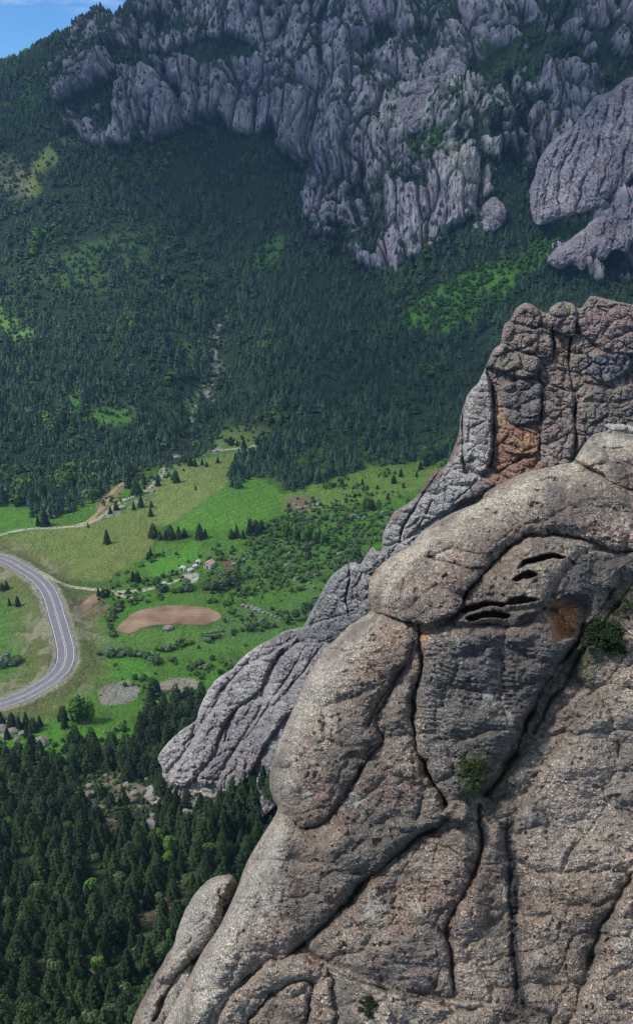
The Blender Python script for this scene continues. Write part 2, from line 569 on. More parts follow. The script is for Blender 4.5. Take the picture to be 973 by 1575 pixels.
rough = 0.75 * sstep(-0.35, 0.45, fbm(GX[m] / 70, GZ[m] / 70, 2.5, 2, 68))      # some faces are sheer, others split into needles
tall = ridged(GX[m] / 12 + 0.5 * nb[m], GZ[m] / 90, GY[m] / 120, 3, 69)
push[m] = (20 * facet(b1, c0, 1) * (0.4 + c0) + (3 + 9 * rough) * d1 + (1.5 + 6.0 * rough) * facet(g1, c2, 2) * (0.4 + 0.9 * c2) + (1.2 + 2.6 * rough) * facet(q1, c4, 3) * (.4 + c4)
    + 1.6 * facet(k1, c3, 3) + 5.0 * tall + 2.0 * rib + 1.6 * ridged(GX[m] / 4.5, GZ[m] / 14, GY[m] / 30, 2, 66)
    - 3.2 * crease(v2 - v1, 0.12) - 9 * crease(b2 - b1, 0.04) - 7 * crease(f2 - f1, 0.06) - (1 + 4 * rough) * crease(g2 - g1, 0.08) - 2.2 * crease(q2 - q1, 0.10)) * rpush[m]
push = push - 20 * gly * sstep(0.2, 0.6, np.maximum(rock + 0.75 * gly, 0)) * (SZ > 0.3)
GP = np.stack([GX - 0.12 * push, GY - 0.80 * push, GZ + 0.45 * push], -1)
# gullies between the crags keep scrub
gul = np.zeros(GX.shape, np.float32)
gul[m] = (1 - sstep(0.04, 0.24, (f2 - f1))) * 0.8 + (1 - sstep(0.02, 0.20, g2 - g1)) * 0.45 + 0.5 * (1 - sstep(0.05, 0.2, b2 - b1)) + 0.6 * sstep(0.1, 0.45, fbm(GX[m] / 14, GZ[m] / 10, GY[m] / 20, 3, 47))
rmask = np.clip(rmask - gul * (0.35 + 0.75 * sstep(-0.15, 0.3, fbm(GX / 60, GZ / 60, 9.9, 2, 44))), 0, 1)

# --- ground colours (what grows or lies there, plus painted sun patches)
n1 = fbm(GX / 30, GY / 30, 0.1, 4, 50); n2 = fbm(GX / 7, GY / 7, 0.9, 3, 55)
px = GPX + 5.0 * n2; py = GPYY + 2.6 * fbm(GX / 8, GY / 8, 3.9, 3, 57)      # ragged outlines
C = np.empty((len(GX), 3), np.float32)
def paint(mask, col):
    global C
    C = C * (1 - mask[:, None]) + np.array(col, np.float32) * mask[:, None]
C[:] = (0.060, 0.165, 0.016)
paint(np.clip(0.5 + n1, 0, 1) * 0.6, (0.105, 0.190, 0.030))
paint(sstep(0.15, 0.5, n1 + 0.4 * n2) * 0.6, (0.034, 0.078, 0.018))
# scrubby dark green on the mountain side and the slope below the crag
paint(SZ, (0.015, 0.034, 0.015))
paler = sstep(-0.05, 0.4, fbm(GX / 90, GY / 70, 4.4, 3, 61)) * SZ  # random drifts of paler green
paint(paler * 0.6, (0.036, 0.072, 0.026))
nearm = sstep(345, 320, GY + 12 * n1)
paint(nearm, (0.022, 0.040, 0.012))
paint(nearm * sstep(0.2, 0.5, n1 + 0.5 * n2), (0.075, 0.085, 0.035))
FIELDS = [
 ([(-60, 838), (0, 830), (60, 812), (150, 802), (228, 772), (240, 800), (228, 848), (192, 872), (155, 893), (112, 888), (60, 872), (0, 858), (-60, 850)], (0.142, 0.196, 0.046), 4),
 ([(235, 760), (262, 722), (330, 702), (400, 692), (372, 728), (300, 780), (246, 808)], (0.155, 0.210, 0.055), 4),
 ([(296, 786), (360, 738), (380, 730), (432, 760), (415, 790), (370, 812), (320, 815), (262, 812)], (0.070, 0.210, 0.018), 4),
 ([(434, 764), (500, 738), (600, 713), (672, 705), (660, 740), (610, 765), (520, 778), (445, 790)], (0.121, 0.210, 0.033), 5),
 ([(330, 680), (352, 660), (410, 655), (418, 680), (370, 690)], (0.142, 0.210, 0.050), 3),
 ([(-60, 760), (0, 775), (45, 790), (60, 808), (0, 822), (-60, 826)], (0.074, 0.196, 0.022), 4),
 ([(-60, 905), (0, 900), (48, 915), (58, 950), (50, 1000), (20, 1012), (-60, 1010)], (0.068, 0.182, 0.022), 4),
 ([(-60, 1040), (0, 1038), (40, 1040), (22, 1066), (-10, 1075), (-60, 1075)], (0.065, 0.210, 0.018), 3),
 ([(164, 1010), (212, 1014), (236, 1040), (190, 1052), (152, 1048)], (0.068, 0.210, 0.018), 3),
 ([(225, 868), (262, 852), (300, 838), (300, 860), (272, 880), (235, 888)], (0.081, 0.238, 0.022), 3),
 ([(-60, 1118), (0, 1122), (60, 1108), (130, 1118), (215, 1110), (185, 1145), (120, 1168), (60, 1160), (-60, 1150)], (0.074, 0.210, 0.020), 4),
 ([(165, 968), (130, 948), (120, 960), (170, 1002), (260, 1010), (360, 1000), (345, 970)], (0.078, 0.182, 0.029), 5),
 ([(340, 940), (420, 930), (500, 905), (470, 950), (400, 985), (340, 990)], (0.074, 0.161, 0.033), 6),
 ([(330, 850), (420, 830), (560, 820), (560, 880), (430, 900), (340, 890)], (0.061, 0.154, 0.024), 8),
]
for pts, c, soft in FIELDS:
    mk = pmask(px, py, pts, soft) * (1 - SZ * 0.6)
    paint(mk, c)
    paint(mk * sstep(0.0, 0.5, n1 + 0.5 * n2) * 0.45, (c[0] * 1.3, c[1] * 1.05, c[2] * 1.2))
# mowing stripes on the hay fields
for pts, ang, sp in ((FIELDS[2][0], 0.62, 5.0), (FIELDS[1][0], 0.62, 6.5), (FIELDS[6][0], 1.15, 7.0)):
    mk = pmask(px, py, pts, 4.0)
    st = 0.5 + 0.5 * np.sin((GX * math.cos(ang) - GY * math.sin(ang) + 2.0 * n1) / sp * 2 * math.pi)
    paint(mk * sstep(0.3, 0.9, st) * 0.35, (0.17, 0.24, 0.06))
# clearings, and sun patches painted into the grass colour on the mountain side
for pts, c, k in (
    ([(-20, 478), (20, 488), (50, 505), (60, 522), (30, 528), (0, 512), (-20, 510)], (0.119, 0.255, 0.054), 1),
    ([(-20, 455), (14, 460), (18, 474), (-20, 480)], (0.112, 0.240, 0.048), .9),
    ([(40, 560), (62, 560), (52, 590), (38, 592)], (0.084, 0.195, 0.036), .8),
    ([(104, 598), (120, 606), (126, 630), (112, 642)], (0.077, 0.203, 0.036), .9),
    ([(128, 640), (160, 628), (206, 624), (200, 648), (150, 660)], (0.077, 0.203, 0.036), .9),
    ([(268, 522), (290, 530), (308, 542), (290, 556), (276, 545)], (0.112, 0.232, 0.054), 1),
    ([(262, 640), (290, 610), (318, 598), (312, 625), (290, 650)], (0.091, 0.210, 0.042), .9),
    ([(380, 420), (395, 390), (425, 362), (440, 372), (415, 410)], (0.070, 0.173, 0.030), .9),
    ([(606, 492), (690, 432), (780, 395), (862, 345), (905, 348), (850, 395), (800, 435), (758, 475), (700, 510), (640, 512)], (0.085, 0.235, 0.028), 1),
    ([(48, 260), (80, 215), (112, 218), (105, 240), (70, 262), (60, 300), (45, 300)], (0.210, 0.270, 0.060), .8),
    ([(0, 235), (30, 250), (50, 285), (30, 330), (0, 290)], (0.280, 0.285, 0.156), .6),
    ([(60, 420), (120, 380), (230, 350), (300, 380), (230, 430), (110, 450)], (0.070, 0.143, 0.036), .7),
    ([(680, 190), (740, 180), (720, 260), (690, 290), (670, 240)], (0.210, 0.270, 0.084), .8),
    ([(660, 200), (690, 190), (680, 240), (650, 250)], (0.112, 0.210, 0.042), .9),
    ([(730, 60), (790, 50), (800, 90), (760, 110), (730, 100)], (0.126, 0.195, 0.060), .7)):
    paint(pmask(px, py, pts, 7.0) * k * sstep(-0.9, 0.1, n1 + 0.4 * n2) * SZ, c)
# bare and stony patches
for pts, c, soft in (
    ([(112, 932), (148, 912), (162, 922), (134, 945)], (0.165, 0.095, 0.055), 2),
    ([(130, 948), (150, 938), (166, 930), (168, 936), (140, 955)], (0.15, 0.10, 0.055), 2),
    ([(152, 1060), (178, 1050), (206, 1050), (216, 1062), (196, 1080), (158, 1084)], (0.23, 0.225, 0.185), 2),
    ([(243, 1052), (262, 1044), (298, 1044), (313, 1055), (282, 1066), (252, 1063)], (0.26, 0.24, 0.175), 2),
    ([(278, 888), (300, 882), (308, 888), (290, 896)], (0.42, 0.42, 0.36), 1.5),
    ([(440, 770), (470, 760), (478, 782), (450, 790)], (0.18, 0.14, 0.08), 4),
    ([(345, 858), (372, 862), (362, 880), (345, 878)], (0.13, 0.10, 0.05), 4),
    ([(232, 1082), (252, 1074), (258, 1092), (240, 1098)], (0.12, 0.08, 0.045), 3),
    ([(210, 700), (222, 696), (216, 730), (206, 740)], (0.18, 0.13, 0.08), 2),
    ([(148, 775), (182, 745), (192, 748), (160, 790)], (0.20, 0.16, 0.09), 3)):
    paint(pmask(px, py, pts, soft), c)
nm = sstep(-0.35, 0.15, n2 + 0.5 * n1)
for pts, c in (
    ([(105, 1215), (135, 1185), (190, 1184), (240, 1195), (268, 1240), (225, 1275), (150, 1265)], (0.27, 0.22, 0.15)),
    ([(210, 1215), (300, 1200), (330, 1230), (290, 1275), (250, 1280)], (0.20, 0.19, 0.155)),
    ([(205, 1415), (250, 1385), (290, 1388), (300, 1410), (230, 1440)], (0.16, 0.13, 0.075)),
    ([(0, 1510), (60, 1500), (120, 1530), (60, 1575), (0, 1570)], (0.12, 0.15, 0.06)),
    ([(120, 1560), (190, 1480), (230, 1440), (250, 1470), (190, 1590)], (0.06, 0.12, 0.02))):
    paint(pmask(px, py, pts, 10.0) * nm * 0.9, c)
# pale gravel verge and the cut bank of the road
rd, _ = road_dist(GX, GY)
bank = sstep(30, 8, rd + 9 * n2 + 5 * n1)
paint(bank * 0.75, (0.125, 0.125, 0.050))
paint(bank * sstep(-0.05, 0.3, n2 - 0.4 * n1) * 0.9, (0.27, 0.245, 0.165))
paint(sstep(7.5, 5.8, rd + 2 * n2), (0.27, 0.25, 0.19))
# pale stones of the ravine and the stream bed along the meadow
st = lmask(px, py, [(338, 500), (330, 545), (334, 575), (326, 600), (305, 628), (296, 650)], 9.0)
paint(st * sstep(-0.1, 0.25, n2) * 0.9, (0.34, 0.34, 0.31))
st = lmask(px, py, [(340, 690), (310, 698), (272, 705), (250, 722), (238, 745), (222, 765), (196, 780), (150, 797)], 5.0)
paint(st * sstep(-0.3, 0.15, n2) * 0.8, (0.32, 0.32, 0.28))
rockcol = np.stack([0.370 + 0.14 * nb, 0.332 + 0.12 * nb, 0.372 + 0.11 * nb], -1)  # lavender cast: some bluish shade put into the rock colour
orange = sstep(0.25, 0.5, fbm(GX / 25, GZ / 18, 3.3, 3, 71))[:, None] * 0.35
rockcol = rockcol * (1 - orange) + np.array([0.27, 0.225, 0.19]) * orange
pale = np.maximum(pmask(px, py, [(570, 215), (600, 140), (660, 60), (720, 70), (800, 110), (790, 200), (740, 300), (690, 300), (650, 220)], 20), 0.7 * pmask(px, py, [(700, 330), (740, 280), (790, 310), (770, 350)], 12))[:, None] * 0.65
rockcol = rockcol * (1 - pale) + np.array([0.52, 0.49, 0.43]) * pale  # sun patch painted as warmer, paler rock
Cc = np.concatenate([C, np.ones((len(C), 1), np.float32)], 1)
Cr = np.concatenate([rockcol, np.ones((len(C), 1))], 1).astype(np.float32)

def terrain_material():
    k = NT('ground_and_crags')
    g = k.attr('ground'); r = k.attr('rockcol'); f = k.attr('rocky', 'Fac')
    nz = k.noise(0.7, 5, 0.65); nzb = k.noise(0.12, 3)
    g2 = k.mix(0.75, g, k.ramp(nz, [(0.28, 0.45), (0.5, 0.95), (0.72, 1.6)]), 'MULTIPLY')
    g2 = k.mix(0.5, g2, k.ramp(nzb, [(0.3, 0.75), (0.7, 1.25)]), 'MULTIPLY')
    rn = k.noise(0.16, 7, 0.62, k.vec((1.2, 0.7, 0.35)))
    r2 = k.mix(0.9, r, k.ramp(rn, [(0.25, 0.45), (0.48, 0.9), (0.75, 1.45)]), 'MULTIPLY')
    rs = k.noise(0.9, 5, 0.7, k.vec((1.0, 1.0, 0.5)))
    r2 = k.mix(0.6, r2, k.ramp(rs, [(0.3, 0.6), (0.7, 1.4)]), 'MULTIPLY')
    k.col(k.mix(f, g2, r2))
    n0 = k.bump(k.noise(0.5, 6, 0.7), 0.6, 1.2)
    nr = k.bump(rn, 0.8, 6.0, n0)
    nr = k.bump(k.noise(0.35, 5, 0.65, k.vec((1.6, 0.8, 0.35))), 0.7, 2.5, nr)
    k.nrm(nr)
    return k.m
M_TERRAIN = terrain_material()

idx = np.arange(NC * NR).reshape(NC, NR)
Q = np.stack([idx[:-1, :-1], idx[1:, :-1], idx[1:, 1:], idx[:-1, 1:]], -1).reshape(-1, 4)
SZg = SZ.reshape(NC, NR); Yg = YR
zone = np.where(Yg < 345, 0, np.where(SZg < 0.5, 1, np.where(Yg > 1750, 3, 2)))
zf = zone[:-1, :-1].ravel()
TERR = {}
for zi, nm_ in ((0, 'hillside'), (1, 'valley_ground'), (2, 'mountain'), (3, 'distant_ridge')):
    qq = Q[zf == zi]
    used, inv = np.unique(qq, return_inverse=True)
    me = mesh_np(nm_, GP[used], inv.reshape(-1, 4), M_TERRAIN, nm_ != 'mountain', {'ground': Cc[used], 'rockcol': Cr[used], 'rocky': rmask[used]})
    TERR[nm_] = tag(link(nm_, me), kind='structure')
# ------------------------------------------------------------------ trees and shrubs
def foliage_mat(name, c1, c2, scale=1.2):
    k = NT(name)
    oi = k.n.new('ShaderNodeObjectInfo')
    a = k.ramp(oi.outputs['Random'], [(0.0, c1), (0.55, tuple((p + q) / 2 for p, q in zip(c1, c2))), (1.0, c2)])
    nz = k.noise(scale, 3, 0.6)
    k.col(k.mix(0.8, a, k.ramp(nz, [(0.3, 0.55), (0.7, 1.55)]), 'MULTIPLY'))
    k.b.inputs['Roughness'].default_value = 0.75
    k.b.inputs['Specular IOR Level'].default_value = 0.2
    return k.m
M_PINE = foliage_mat('pine_needles', (0.010, 0.026, 0.009), (0.030, 0.058, 0.016), 6)  # needles kept darker to put the slope's shade into the colour
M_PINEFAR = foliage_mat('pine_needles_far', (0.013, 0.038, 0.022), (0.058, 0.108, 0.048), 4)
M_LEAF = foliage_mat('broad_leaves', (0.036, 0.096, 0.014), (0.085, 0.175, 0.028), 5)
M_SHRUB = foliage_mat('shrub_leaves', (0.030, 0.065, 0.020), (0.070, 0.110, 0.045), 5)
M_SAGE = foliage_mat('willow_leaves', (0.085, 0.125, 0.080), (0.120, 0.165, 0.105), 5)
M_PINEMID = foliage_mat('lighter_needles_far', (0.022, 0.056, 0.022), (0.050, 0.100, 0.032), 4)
M_BARK = NT('bark').col((0.09, 0.065, 0.045)).m

def leaf_quads(P, N, size, rng):
    """one small bent leaf clump (a quad) per point"""
    n = len(P)
    a = rng.normal(size=(n, 3)); a -= (a * N).sum(1, keepdims=True) * N
    a /= np.linalg.norm(a, axis=1, keepdims=True) + 1e-9
    b = np.cross(N, a)
    s = size[:, None]
    V = np.stack([P - a * s - b * s * .7, P + a * s - b * s * .7, P + a * s * .8 + b * s * .8 + N * s * .25, P - a * s * .8 + b * s * .8 - N * s * .25], 1).reshape(-1, 3)
    Q = np.arange(4 * n).reshape(n, 4)
    return V, Q

def conifer_crown(seed, n, wide=0.22, sz=0.036, ex=0.72):
    r = np.random.default_rng(seed)
    h = r.beta(1.05, 1.35, n) * 0.88 + 0.10
    lobes = 5 + seed % 3
    ph = r.random() * 6
    a = r.random(n) * 2 * np.pi
    tier = 0.80 + 0.28 * np.abs(np.sin(h * 26 + ph + 0.8 * np.sin(a * 2)))
    rad = wide * (1 - h) ** ex * tier * (1 + 0.22 * np.sin(a * lobes + h * 11 + ph)) + 0.008
    q = np.sqrt(r.random(n)) * 0.5 + 0.52
    P = np.stack([np.cos(a) * rad * q, np.sin(a) * rad * q, h - 0.10 * rad * q / wide], -1)
    N = np.stack([np.cos(a) * .6, np.sin(a) * .6, np.full(n, .8)], -1) + r.normal(size=(n, 3)) * .35
    N /= np.linalg.norm(N, axis=1, keepdims=True)
    V, Q = leaf_quads(P, N, sz * (0.6 + 0.8 * r.random(n)) * (1.15 - 0.6 * h), r)
    return V, Q

def blob_crown(seed, n, sx=0.42, sz=0.42, z0=0.5, leaf=0.055):
    r = np.random.default_rng(seed)
    D = r.normal(size=(n, 3)); D /= np.linalg.norm(D, axis=1, keepdims=True)
    c = r.normal(size=(6, 3)); c /= np.linalg.norm(c, axis=1, keepdims=True)
    lump = 0.70 + 0.38 * np.max(np.clip(D @ c.T, 0, 1) ** 4, axis=1)
    q = r.random(n) ** 0.4
    P = D * (lump * q)[:, None] * np.array([sx, sx, sz]); P[:, 2] += z0
    P[:, 2] = np.maximum(P[:, 2], 0.01)
    N = D * 0.8 + r.normal(size=(n, 3)) * .35 + np.array([0, 0, .4]); N /= np.linalg.norm(N, axis=1, keepdims=True)
    return leaf_quads(P, N, leaf * (0.6 + 0.9 * r.random(n)), r)

def tiers(seed, nt=5, k=8, wide=0.24):
    """small far-off conifer: ragged tiers"""
    r = np.random.default_rng(seed); V, T = [], []
    for t in range(nt):
        z1 = 0.10 + 0.78 * t / nt; z2 = z1 + 0.34 * (1.1 - 0.5 * t / nt)
        R = wide * (1 - t / nt) ** 0.8 + 0.02
        b = len(V); V.append((r.normal() * .01, r.normal() * .01, min(z2, 1.0) if t < nt - 1 else 1.0))
        m = 2 * k
        for j in range(m):
            a = 2 * math.pi * (j + r.random() * .6) / m
            q = R * ((1.12 if j % 2 else 0.62) + 0.25 * r.normal() * .6)
            V.append((math.cos(a) * q, math.sin(a) * q, z1 + (0.0 if j % 2 else 0.05) + r.normal() * .012))
        for j in range(m): T.append((b, b + 1 + j, b + 1 + (j + 1) % m))
    return np.array(V), np.array(T)

def trunk_mesh(seed, h=0.9, r0=0.022, crooked=0.01):
    r = np.random.default_rng(seed); V, Q = [], []
    n, lv = 7, 6
    off = np.zeros(2)
    for i in range(lv):
        f = i / (lv - 1); off = off + r.normal(size=2) * crooked
        for j in range(n):
            a = 2 * math.pi * j / n; q = r0 * (1 - f) ** 0.8 + 0.003
            V.append((off[0] * f + math.cos(a) * q, off[1] * f + math.sin(a) * q, -0.03 + f * h))
    for i in range(lv - 1):
        for j in range(n):
            Q.append((i * n + j, i * n + (j + 1) % n, (i + 1) * n + (j + 1) % n, (i + 1) * n + j))
    # a few limbs
    for b in range(5):
        f = 0.25 + 0.12 * b; a = r.random() * 6.28; L = 0.16 * (1 - f)
        s = len(V); d = np.array([math.cos(a), math.sin(a), 0.15])
        for e, w in ((0, 0.006), (1, 0.002)):
            p = np.array([0, 0, f * h]) + d * L * e
            for j in range(4):
                V.append((p[0] - d[1] * w * math.cos(j * 1.57), p[1] + d[0] * w * math.cos(j * 1.57), p[2] + w * math.sin(j * 1.57)))
        for j in range(4): Q.append((s + j, s + (j + 1) % 4, s + 4 + (j + 1) % 4, s + 4 + j))
    return np.array(V), np.array(Q)

CONIFER = []
for i in range(9):
    V, Q_ = conifer_crown(100 + i, 1400, (0.25, 0.30, 0.27, 0.22, 0.31, 0.26, 0.33, 0.29, 0.24)[i], 0.031, (0.75, 0.5, 0.62, 0.8, 0.45, 0.7, 0.40, 0.55, 0.85)[i])
    cm = mesh_np('conifer_crown', V, Q_, M_PINE, False)
    V, Q_ = trunk_mesh(i)
    CONIFER.append((cm, mesh_np('conifer_trunk', V, Q_, M_BARK)))
LEAFY = []
for i in range(4):
    V, Q_ = blob_crown(300 + i, 800, 0.34, 0.40, 0.58, 0.040)
    V2, Q2 = trunk_mesh(40 + i, 0.6, 0.028, 0.02)
    LEAFY.append((mesh_np('leafy_crown', V, Q_, M_LEAF if i == 0 else M_SHRUB, False), mesh_np('leafy_trunk', V2, Q2, M_BARK)))
POPLAR = []
for i in range(3):
    V, Q_ = blob_crown(330 + i, 420, 0.15, 0.46, 0.52, 0.045)
    V2, Q2 = trunk_mesh(50 + i, 0.7, 0.02, 0.005)
    POPLAR.append((mesh_np('poplar_crown', V, Q_, M_LEAF, False), mesh_np('poplar_trunk', V2, Q2, M_BARK)))
SHRUBS = []
for i, mt in enumerate((M_SHRUB, M_SHRUB, M_SHRUB, M_LEAF, M_SAGE)):
    V, Q_ = blob_crown(360 + i, 260, 0.62, 0.48, 0.42, 0.085)
    SHRUBS.append(mesh_np('shrub', V, Q_, mt, False))

def plant_tree(pair, P, h, label, group=None, cat='tree', name='conifer'):
    e = bpy.data.objects.new(name, None); COL.objects.link(e)
    e.location = P; e.rotation_euler = (0, 0, random.random() * 6.28); w = h * random.uniform(0.88, 1.15)
    e.scale = (w, w, h)
    e.empty_display_size = 0.1
    tag(e, label, cat, group)
    a = link('crown', pair[0], e); b = link('trunk', pair[1], e)
    return e

# ---- sampling of the ground for the woods
GP3 = GP.reshape(NC, NR, 3)
e1 = GP3[1:, :-1] - GP3[:-1, :-1]; e2 = GP3[:-1, 1:] - GP3[:-1, :-1]
area = np.abs(e1[..., 0] * e2[..., 1] - e1[..., 1] * e2[..., 0]).ravel()   # plan area
def pick(weight, n):
    w = (area * weight).astype(float); cs = np.cumsum(w); cs /= cs[-1]
    f = np.searchsorted(cs, RNG.random(n)); f = np.minimum(f, len(w) - 1)
    i, j = f // (NR - 1), f % (NR - 1)
    u, v = RNG.random((n, 1)), RNG.random((n, 1))
    P = GP3[i, j] * (1 - u) * (1 - v) + GP3[i + 1, j] * u * (1 - v) + GP3[i, j + 1] * (1 - u) * v + GP3[i + 1, j + 1] * u * v
    return P, i * NR + j
def cellv(a): return a.reshape(NC, NR)[:-1, :-1].ravel()
fpx, fpy = cellv(GPX), cellv(GPYY)
fin = ((fpx > -220) & (fpx < 1220) & (fpy > -40) & (fpy < 1640)).astype(np.float32)
fy = cellv(GY); frm = cellv(rmask); fsz = cellv(SZ)

# far woods on the mountain side
dens = fin * (fy < 1600) * sstep(0.05, 0.35, fsz)
dens = dens * np.where(frm > 0.5, 0.28, np.where(frm > 0.15, 0.6, 1.0))
open_ = np.zeros(dens.shape, np.float32)
for pts, k in (
    ([(-20, 470), (20, 484), (50, 505), (60, 525), (30, 532), (0, 516), (-20, 514)], 0.97),
    ([(104, 596), (120, 606), (128, 632), (112, 644)], 0.9), ([(124, 640), (160, 626), (206, 622), (202, 650), (150, 662)], 0.9),
    ([(266, 520), (290, 530), (308, 542), (290, 558), (274, 545)], 0.95), ([(258, 642), (290, 610), (320, 596), (314, 626), (290, 652)], 0.9),
    ([(200, 560), (260, 520), (300, 545), (310, 600), (250, 620), (180, 610)], 0.45),
    ([(320, 500), (345, 490), (345, 600), (300, 650), (290, 640), (318, 590)], 0.90),
    ([(606, 492), (690, 432), (780, 395), (862, 345), (905, 348), (850, 395), (800, 435), (758, 475), (700, 510), (640, 512)], 0.93),
    ([(48, 260), (80, 215), (112, 218), (105, 240), (70, 262), (60, 300), (45, 300)], 0.8), ([(0, 235), (30, 250), (50, 285), (30, 330), (0, 290)], 0.85),
    ([(30, 440), (100, 360), (230, 320), (330, 360), (280, 430), (120, 470)], 0.45),
    ([(380, 425), (395, 385), (425, 360), (445, 372), (415, 415)], 0.8),
    ([(330, 690), (345, 655), (412, 652), (425, 690)], 1.0),
    ([(140, 800), (150, 770), (190, 735), (235, 720), (260, 760), (200, 800)], 0.9),
    ([(670, 240), (700, 180), (750, 180), (720, 290), (690, 300)], 0.7)):
    open_ = np.maximum(open_, k * pmask(fpx, fpy, pts, 5.0))
toeline = pmask(fpx, fpy, [(434, 764), (500, 742), (600, 717), (690, 700), (760, 690), (760, 830), (434, 830)], 4.0, False)
dens = dens * (1 - open_) * (1 - toeline)
clump = fbm(cellv(GX) / 26, fy / 26, 0.7, 2, 81)
dens = dens * (0.25 + sstep(-0.45, 0.1, clump + 0.08))
# a tongue of dark wood reaching onto the meadow
tong = pmask(fpx, fpy, [(352, 742), (362, 712), (400, 690), (430, 680), (700, 660), (705, 700), (560, 722), (470, 748), (440, 756), (415, 735), (385, 738), (368, 752)], 3.0)
tong = np.maximum(tong, pmask(fpx, fpy, [(-60, 700), (0, 740), (40, 735), (110, 700), (225, 670), (215, 720), (170, 745), (130, 780), (80, 796), (55, 800), (35, 775), (0, 768), (-60, 760)], 3.0))
dens = np.maximum(dens, tong * fin * 1.15)
Pf, fi_ = pick(dens, 44000)
hf = 5.5 + 4.0 * RNG.random(len(Pf)) ** 1.4 + 1.2 * np.clip(vnoise(Pf[:, 0] / 40, Pf[:, 1] / 40, 0.5, 90), -1, 1)
hf = np.where(rpush[fi_] > 0.3, hf * 0.62, hf)

proto_col = bpy.data.collections.new('far_tree_kinds')
PROTO = []
def proto(V, T, mt, nm_='far_tree'):
    o = bpy.data.objects.new(nm_, mesh_np(nm_, V, T, mt, False)); proto_col.objects.link(o); PROTO.append(o)
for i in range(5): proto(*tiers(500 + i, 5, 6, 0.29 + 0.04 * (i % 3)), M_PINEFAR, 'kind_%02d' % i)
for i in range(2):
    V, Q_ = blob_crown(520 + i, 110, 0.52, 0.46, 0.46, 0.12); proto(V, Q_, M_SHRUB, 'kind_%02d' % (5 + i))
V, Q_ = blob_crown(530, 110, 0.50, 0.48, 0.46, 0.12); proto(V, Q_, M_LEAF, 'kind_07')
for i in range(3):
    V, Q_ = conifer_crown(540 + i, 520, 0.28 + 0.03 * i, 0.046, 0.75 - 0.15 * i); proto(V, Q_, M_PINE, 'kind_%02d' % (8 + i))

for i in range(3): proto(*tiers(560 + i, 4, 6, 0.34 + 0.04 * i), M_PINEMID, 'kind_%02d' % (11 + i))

def scatter(name, P, idx_, scl, label, cat):
    me = bpy.data.meshes.new(name)
    me.vertices.add(len(P)); me.vertices.foreach_set('co', np.ascontiguousarray(P, np.float32).ravel())
    at = me.attributes.new('pick', 'INT', 'POINT'); at.data.foreach_set('value', np.asarray(idx_, np.int32))
    at = me.attributes.new('scl', 'FLOAT', 'POINT'); at.data.foreach_set('value', np.asarray(scl, np.float32))
    at = me.attributes.new('rot', 'FLOAT', 'POINT'); at.data.foreach_set('value', RNG.random(len(P)).astype(np.float32) * 6.28)
    o = link(name, me)
    ng = bpy.data.node_groups.new(name + '_scatter', 'GeometryNodeTree')
    ng.interface.new_socket('Geometry', in_out='INPUT', socket_type='NodeSocketGeometry')
    ng.interface.new_socket('Geometry', in_out='OUTPUT', socket_type='NodeSocketGeometry')
    N_, L_ = ng.nodes, ng.links
    gi, go = N_.new('NodeGroupInput'), N_.new('NodeGroupOutput')
    ci = N_.new('GeometryNodeCollectionInfo'); ci.inputs['Collection'].default_value = proto_col
    ci.inputs['Separate Children'].default_value = True; ci.inputs['Reset Children'].default_value = True
    ip = N_.new('GeometryNodeInstanceOnPoints'); ip.inputs['Pick Instance'].default_value = True
    def na(n, t):
        a = N_.new('GeometryNodeInputNamedAttribute'); a.data_type = t; a.inputs['Name'].default_value = n; return a.outputs['Attribute']
    cx = N_.new('ShaderNodeCombineXYZ'); L_.new(na('rot', 'FLOAT'), cx.inputs['Z'])
    L_.new(gi.outputs[0], ip.inputs['Points']); L_.new(ci.outputs[0], ip.inputs['Instance'])
    L_.new(na('pick', 'INT'), ip.inputs['Instance Index']); L_.new(cx.outputs[0], ip.inputs['Rotation'])
    L_.new(na('scl', 'FLOAT'), ip.inputs['Scale']); L_.new(ip.outputs[0], go.inputs[0])
    md = o.modifiers.new('scatter', 'NODES'); md.node_group = ng
    return tag(o, label, cat, kind='stuff')

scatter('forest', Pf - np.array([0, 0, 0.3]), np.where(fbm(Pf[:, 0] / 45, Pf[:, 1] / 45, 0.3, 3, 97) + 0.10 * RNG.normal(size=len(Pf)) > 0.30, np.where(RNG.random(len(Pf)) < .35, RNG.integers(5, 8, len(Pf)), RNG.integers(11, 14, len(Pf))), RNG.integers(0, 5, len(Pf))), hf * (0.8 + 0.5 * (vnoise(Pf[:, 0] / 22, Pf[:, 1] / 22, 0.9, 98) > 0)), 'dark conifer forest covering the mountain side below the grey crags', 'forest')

# scrub on the bright green slope, thin on crags and around clearings
d2_ = fin * fsz * (0.12 + 1.2 * open_) * (frm < 0.4)
d2_ = np.maximum(d2_, fin * 2.2 * pmask(fpx, fpy, [(606, 492), (690, 432), (780, 395), (862, 345), (905, 348), (850, 395), (800, 435), (758, 475), (700, 510), (640, 512)], 8.0))
Ps, si = pick(d2_, 12500)
strip = pmask(GPX[si], GPYY[si], [(606, 492), (690, 432), (780, 395), (862, 345), (905, 348), (850, 395), (800, 435), (758, 475), (700, 510), (640, 512)], 8.0) > 0.5
scatter('mountain_scrub', Ps, np.where(strip, np.where(RNG.random(len(Ps)) < .93, 7, 6), np.where(RNG.random(len(Ps)) < .25, 7, RNG.integers(5, 7, len(Ps)))), np.where(strip, 2.6 + 2.6 * RNG.random(len(Ps)), 1.6 + 2.6 * RNG.random(len(Ps))),
        'green scrub on the open parts of the mountain side', 'scrub')

